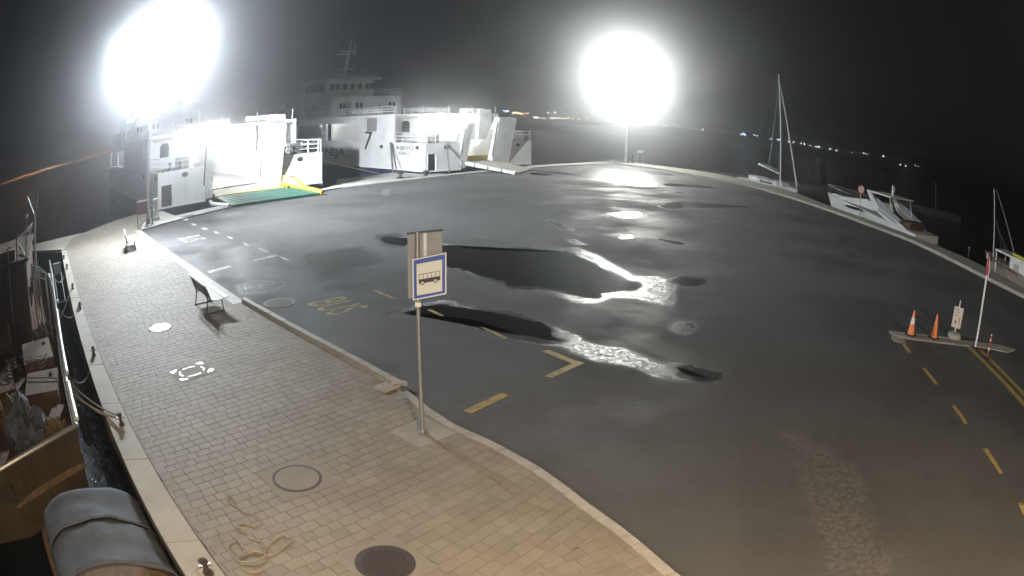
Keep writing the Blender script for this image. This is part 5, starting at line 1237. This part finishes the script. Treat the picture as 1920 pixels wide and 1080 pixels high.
# motor cruiser: bow at far left, stern to the right
MBo = thing('motor_cruiser', (27.75, 51.2, 0), R(189.6), 'white motor cruiser with an open radar arch and grey windscreen', 'motor boat')
hull_mesh(13.6, 3.9, .95, .15, -1.5, M['white'], MBo, transom=.95)
MB().prism([(-.2, 1.0), (.2, 1.0), (1.1, 4.0), (1.5, 8), (-1.5, 8), (-1.1, 4.0)], .85, 1.0).build('foredeck', M['white'], MBo)
MB().prism([(3.0, .95), (6.8, 1.45), (8.0, 1.45), (8.0, .7), (3.0, .8)], -1.25, 1.25, 'x').build('cabin_top', M['white'], MBo)
for s_ in (-1, 1):
    MB().prism([(4.6, .55), (6.6, .62), (7.2, .42), (5.0, .38)], s_ * 1.9 - .03, s_ * 1.9 + .03, 'x').build('hull_window', M['glass'], MBo)
    MB().prism([(7.3, 2.15), (7.75, 2.2), (8.9, 1.15), (12.0, .35), (12.6, .1), (10.2, .25), (8.3, .9)], s_ * 1.62 - .1, s_ * 1.62 + .1, 'x').build('radar_arch', M['white'], MBo)
MB().box(-1.72, 1.72, 7.3, 10.3, 2.15, 2.27).build('hard_top', M['white'], MBo)
for s_ in (-1.5, 1.5): MB().tube([(s_, 10.0, 2.2), (s_, 10.4, .5)], .05, 6).build('top_support', M['white'], MBo)
MB().add([(-1.5, 7.2, 1.35), (1.5, 7.2, 1.35), (1.35, 8.2, 2.15), (-1.35, 8.2, 2.15)], [(0, 1, 2, 3)]).build('windscreen', M['glass'], MBo)
MBo.scale = (1, 1.13, 1)
cv = MB(); cv.add([(1.62, 8.4, 1.9), (1.62, 11.6, .75), (1.75, 11.2, .3), (1.75, 8.8, .9)], [(0, 1, 2, 3)]); cv.build('side_screen', M['screen'], MBo); cv = MB(); cv.add([(-1.62, 8.4, 1.9), (-1.62, 11.6, .75), (-1.75, 11.2, .3), (-1.75, 8.8, .9)], [(3, 2, 1, 0)])
cv.build('side_screen', M['screen'], MBo)
for x, y, h_ in ((-.5, 8.6, .8), (.2, 9.2, .6)): MB().lathe([(.12, 0), (.14, .1), (.08, h_ * .7), (.12, h_ * .8), (.02, h_)], (x, y, 2.27), 10).build('radar_dome', M['white'], MBo, True)
MB().tube([(.9, 9.8, 2.27), (1.1, 10.3, 3.1)], .025, 5).build('antenna', M['white'], MBo)
pr = MB(); pth = [(1.5, 5.0), (1.25, 3.0), (.75, 1.2), (0, .1), (-.75, 1.2), (-1.25, 3.0), (-1.5, 5.0)]
pr.tube([(x, y, 1.7 - y * .05) for x, y in pth], .025, 6)
for x, y in pth: pr.tube([(x, y, 1.0), (x, y, 1.7 - y * .05)], .018, 5)
pr.build('pulpit_rail', M['steel'], MBo)
MB().box(-1.7, 1.7, 13.4, 14.4, -.55, -.45).build('swim_platform', M['wood'], MBo)
MB().tube([(1.0, 12.6, .9), (3.6, 13.4, .95)], .07, 6).build('gangway', M['wood'], MBo)
MB().cbox((.2, 11.9, .55), (2.2, 1.2, .5)).build('cockpit_seat', M['brown'], MBo)
for p, h_, lab in (((35.5, 34.6), 1.9, 'thin mooring pole in the water behind the motor cruiser stern'), ((62.5, 72.2), 4.2, 'slim marker pole standing on the breakwater')):
    T_ = thing('mooring_pole', (*p, WATER - .5 if p[0] < 50 else -.55), 0, lab, 'pole')
    MB().tube([(0, 0, 0), (0, 0, h_)], .06, 6).build('shaft', M['steel'], T_)
    MB().ball((0, 0, h_), .09).build('cap', M['white'], T_)
# wooden fishing boat at the right edge
WB = thing('wooden_boat', (31.6, 28.3, 0), R(192), 'wooden fishing boat with a white cabin and two pole mast at the coping', 'boat')
hull_mesh(9.5, 3.2, .75, .35, -1.5, M['oldwood'], WB, transom=.8)
MB().tube([(-.2, .1, .82), (-1.25, 2.0, .62), (-1.6, 5, .45)], .06, 6).tube([(.2, .1, .82), (1.25, 2.0, .62), (1.6, 5, .45)], .06, 6).build('gunwale', M['wood'], WB)
MB().box(-1.15, 1.15, 3.7, 7.6, -.1, 1.25).build('cabin', M['white'], WB)
MB().box(-1.3, 1.3, 1.9, 7.9, 1.28, 1.4).build('cabin_roof', M['white'], WB)
for s_ in (-1.15, 1.15): MB().box(s_ - .05, s_ + .05, 1.95, 2.05, -.1, 1.28).build('roof_post', M['white'], WB)
MB().box(1.15, 1.18, 4.2, 4.9, -.05, 1.0).build('cabin_door', M['strip'], WB)
MB().box(1.15, 1.19, 5.9, 6.6, .4, .95).build('window', M['glass'], WB)
MB().tube([(.9, 1.5, .5), (.95, 1.3, 5.25)], [.06, .045], 6).build('mast', M['white'], WB)
MB().tube([(.6, 4.0, 1.4), (.9, 1.6, 5.2)], [.06, .04], 6).build('mast_stay', M['steel'], WB)
for y in (2.2, 2.8, 3.2): MB().tube([(.4, y, 1.4), (.85, 1.6, 4.4 - .5 * y)], .02, 4).build('rigging', M['darkrope'], WB)
MB().tube([(.9, 3.9, 1.52), (.95, 5.6, 1.5)], .11, 7).build('roof_bundle', M['yellowrope'], WB)
MB().cbox((.2, 6.2, 1.5), (1.6, 2.2, .2)).build('roof_gear', M['net'], WB)
for y in (2.6, 3.2, 3.7): MB().cbox((.9, y, .45), (.3, .3, .5), .4).build('fender', M['tarp'], WB)
MB().lathe([(.25, 0), (.2, .35), (.05, .4)], (.9, .9, .5), 8).build('bow_bitts', M['steel'], WB)

# ------------------------------------------------------------------ lights on the far shore
cnt = {}
txt = ['orange street lamp in the long row on the western far shore', 'warm house light on the far shore across the water', 'white lamp on the dark far shore across the water', 'blue lamp on the dark far shore across the water', 'red light in the cluster on the far shore by the ferry bow']
shm = {}
for x, y, z, c, s_ in D['shore']:
    if c not in shm: shm[c] = MB().ball((0, 0, 0), 1.0, 8, 6).mesh('shore_light', M['shore%d' % c])
    o = link('shore_light', shm[c], None, txt[c], 'lamp', 'shore lights ' + ('orange', 'warm', 'white', 'blue', 'red')[c])
    o.location = (x * .39, y * .39, max(-.6, 5 + (z - 5) * .39)); k = s_ * .44; o.scale = (k * 1.2, k * 1.2, k)
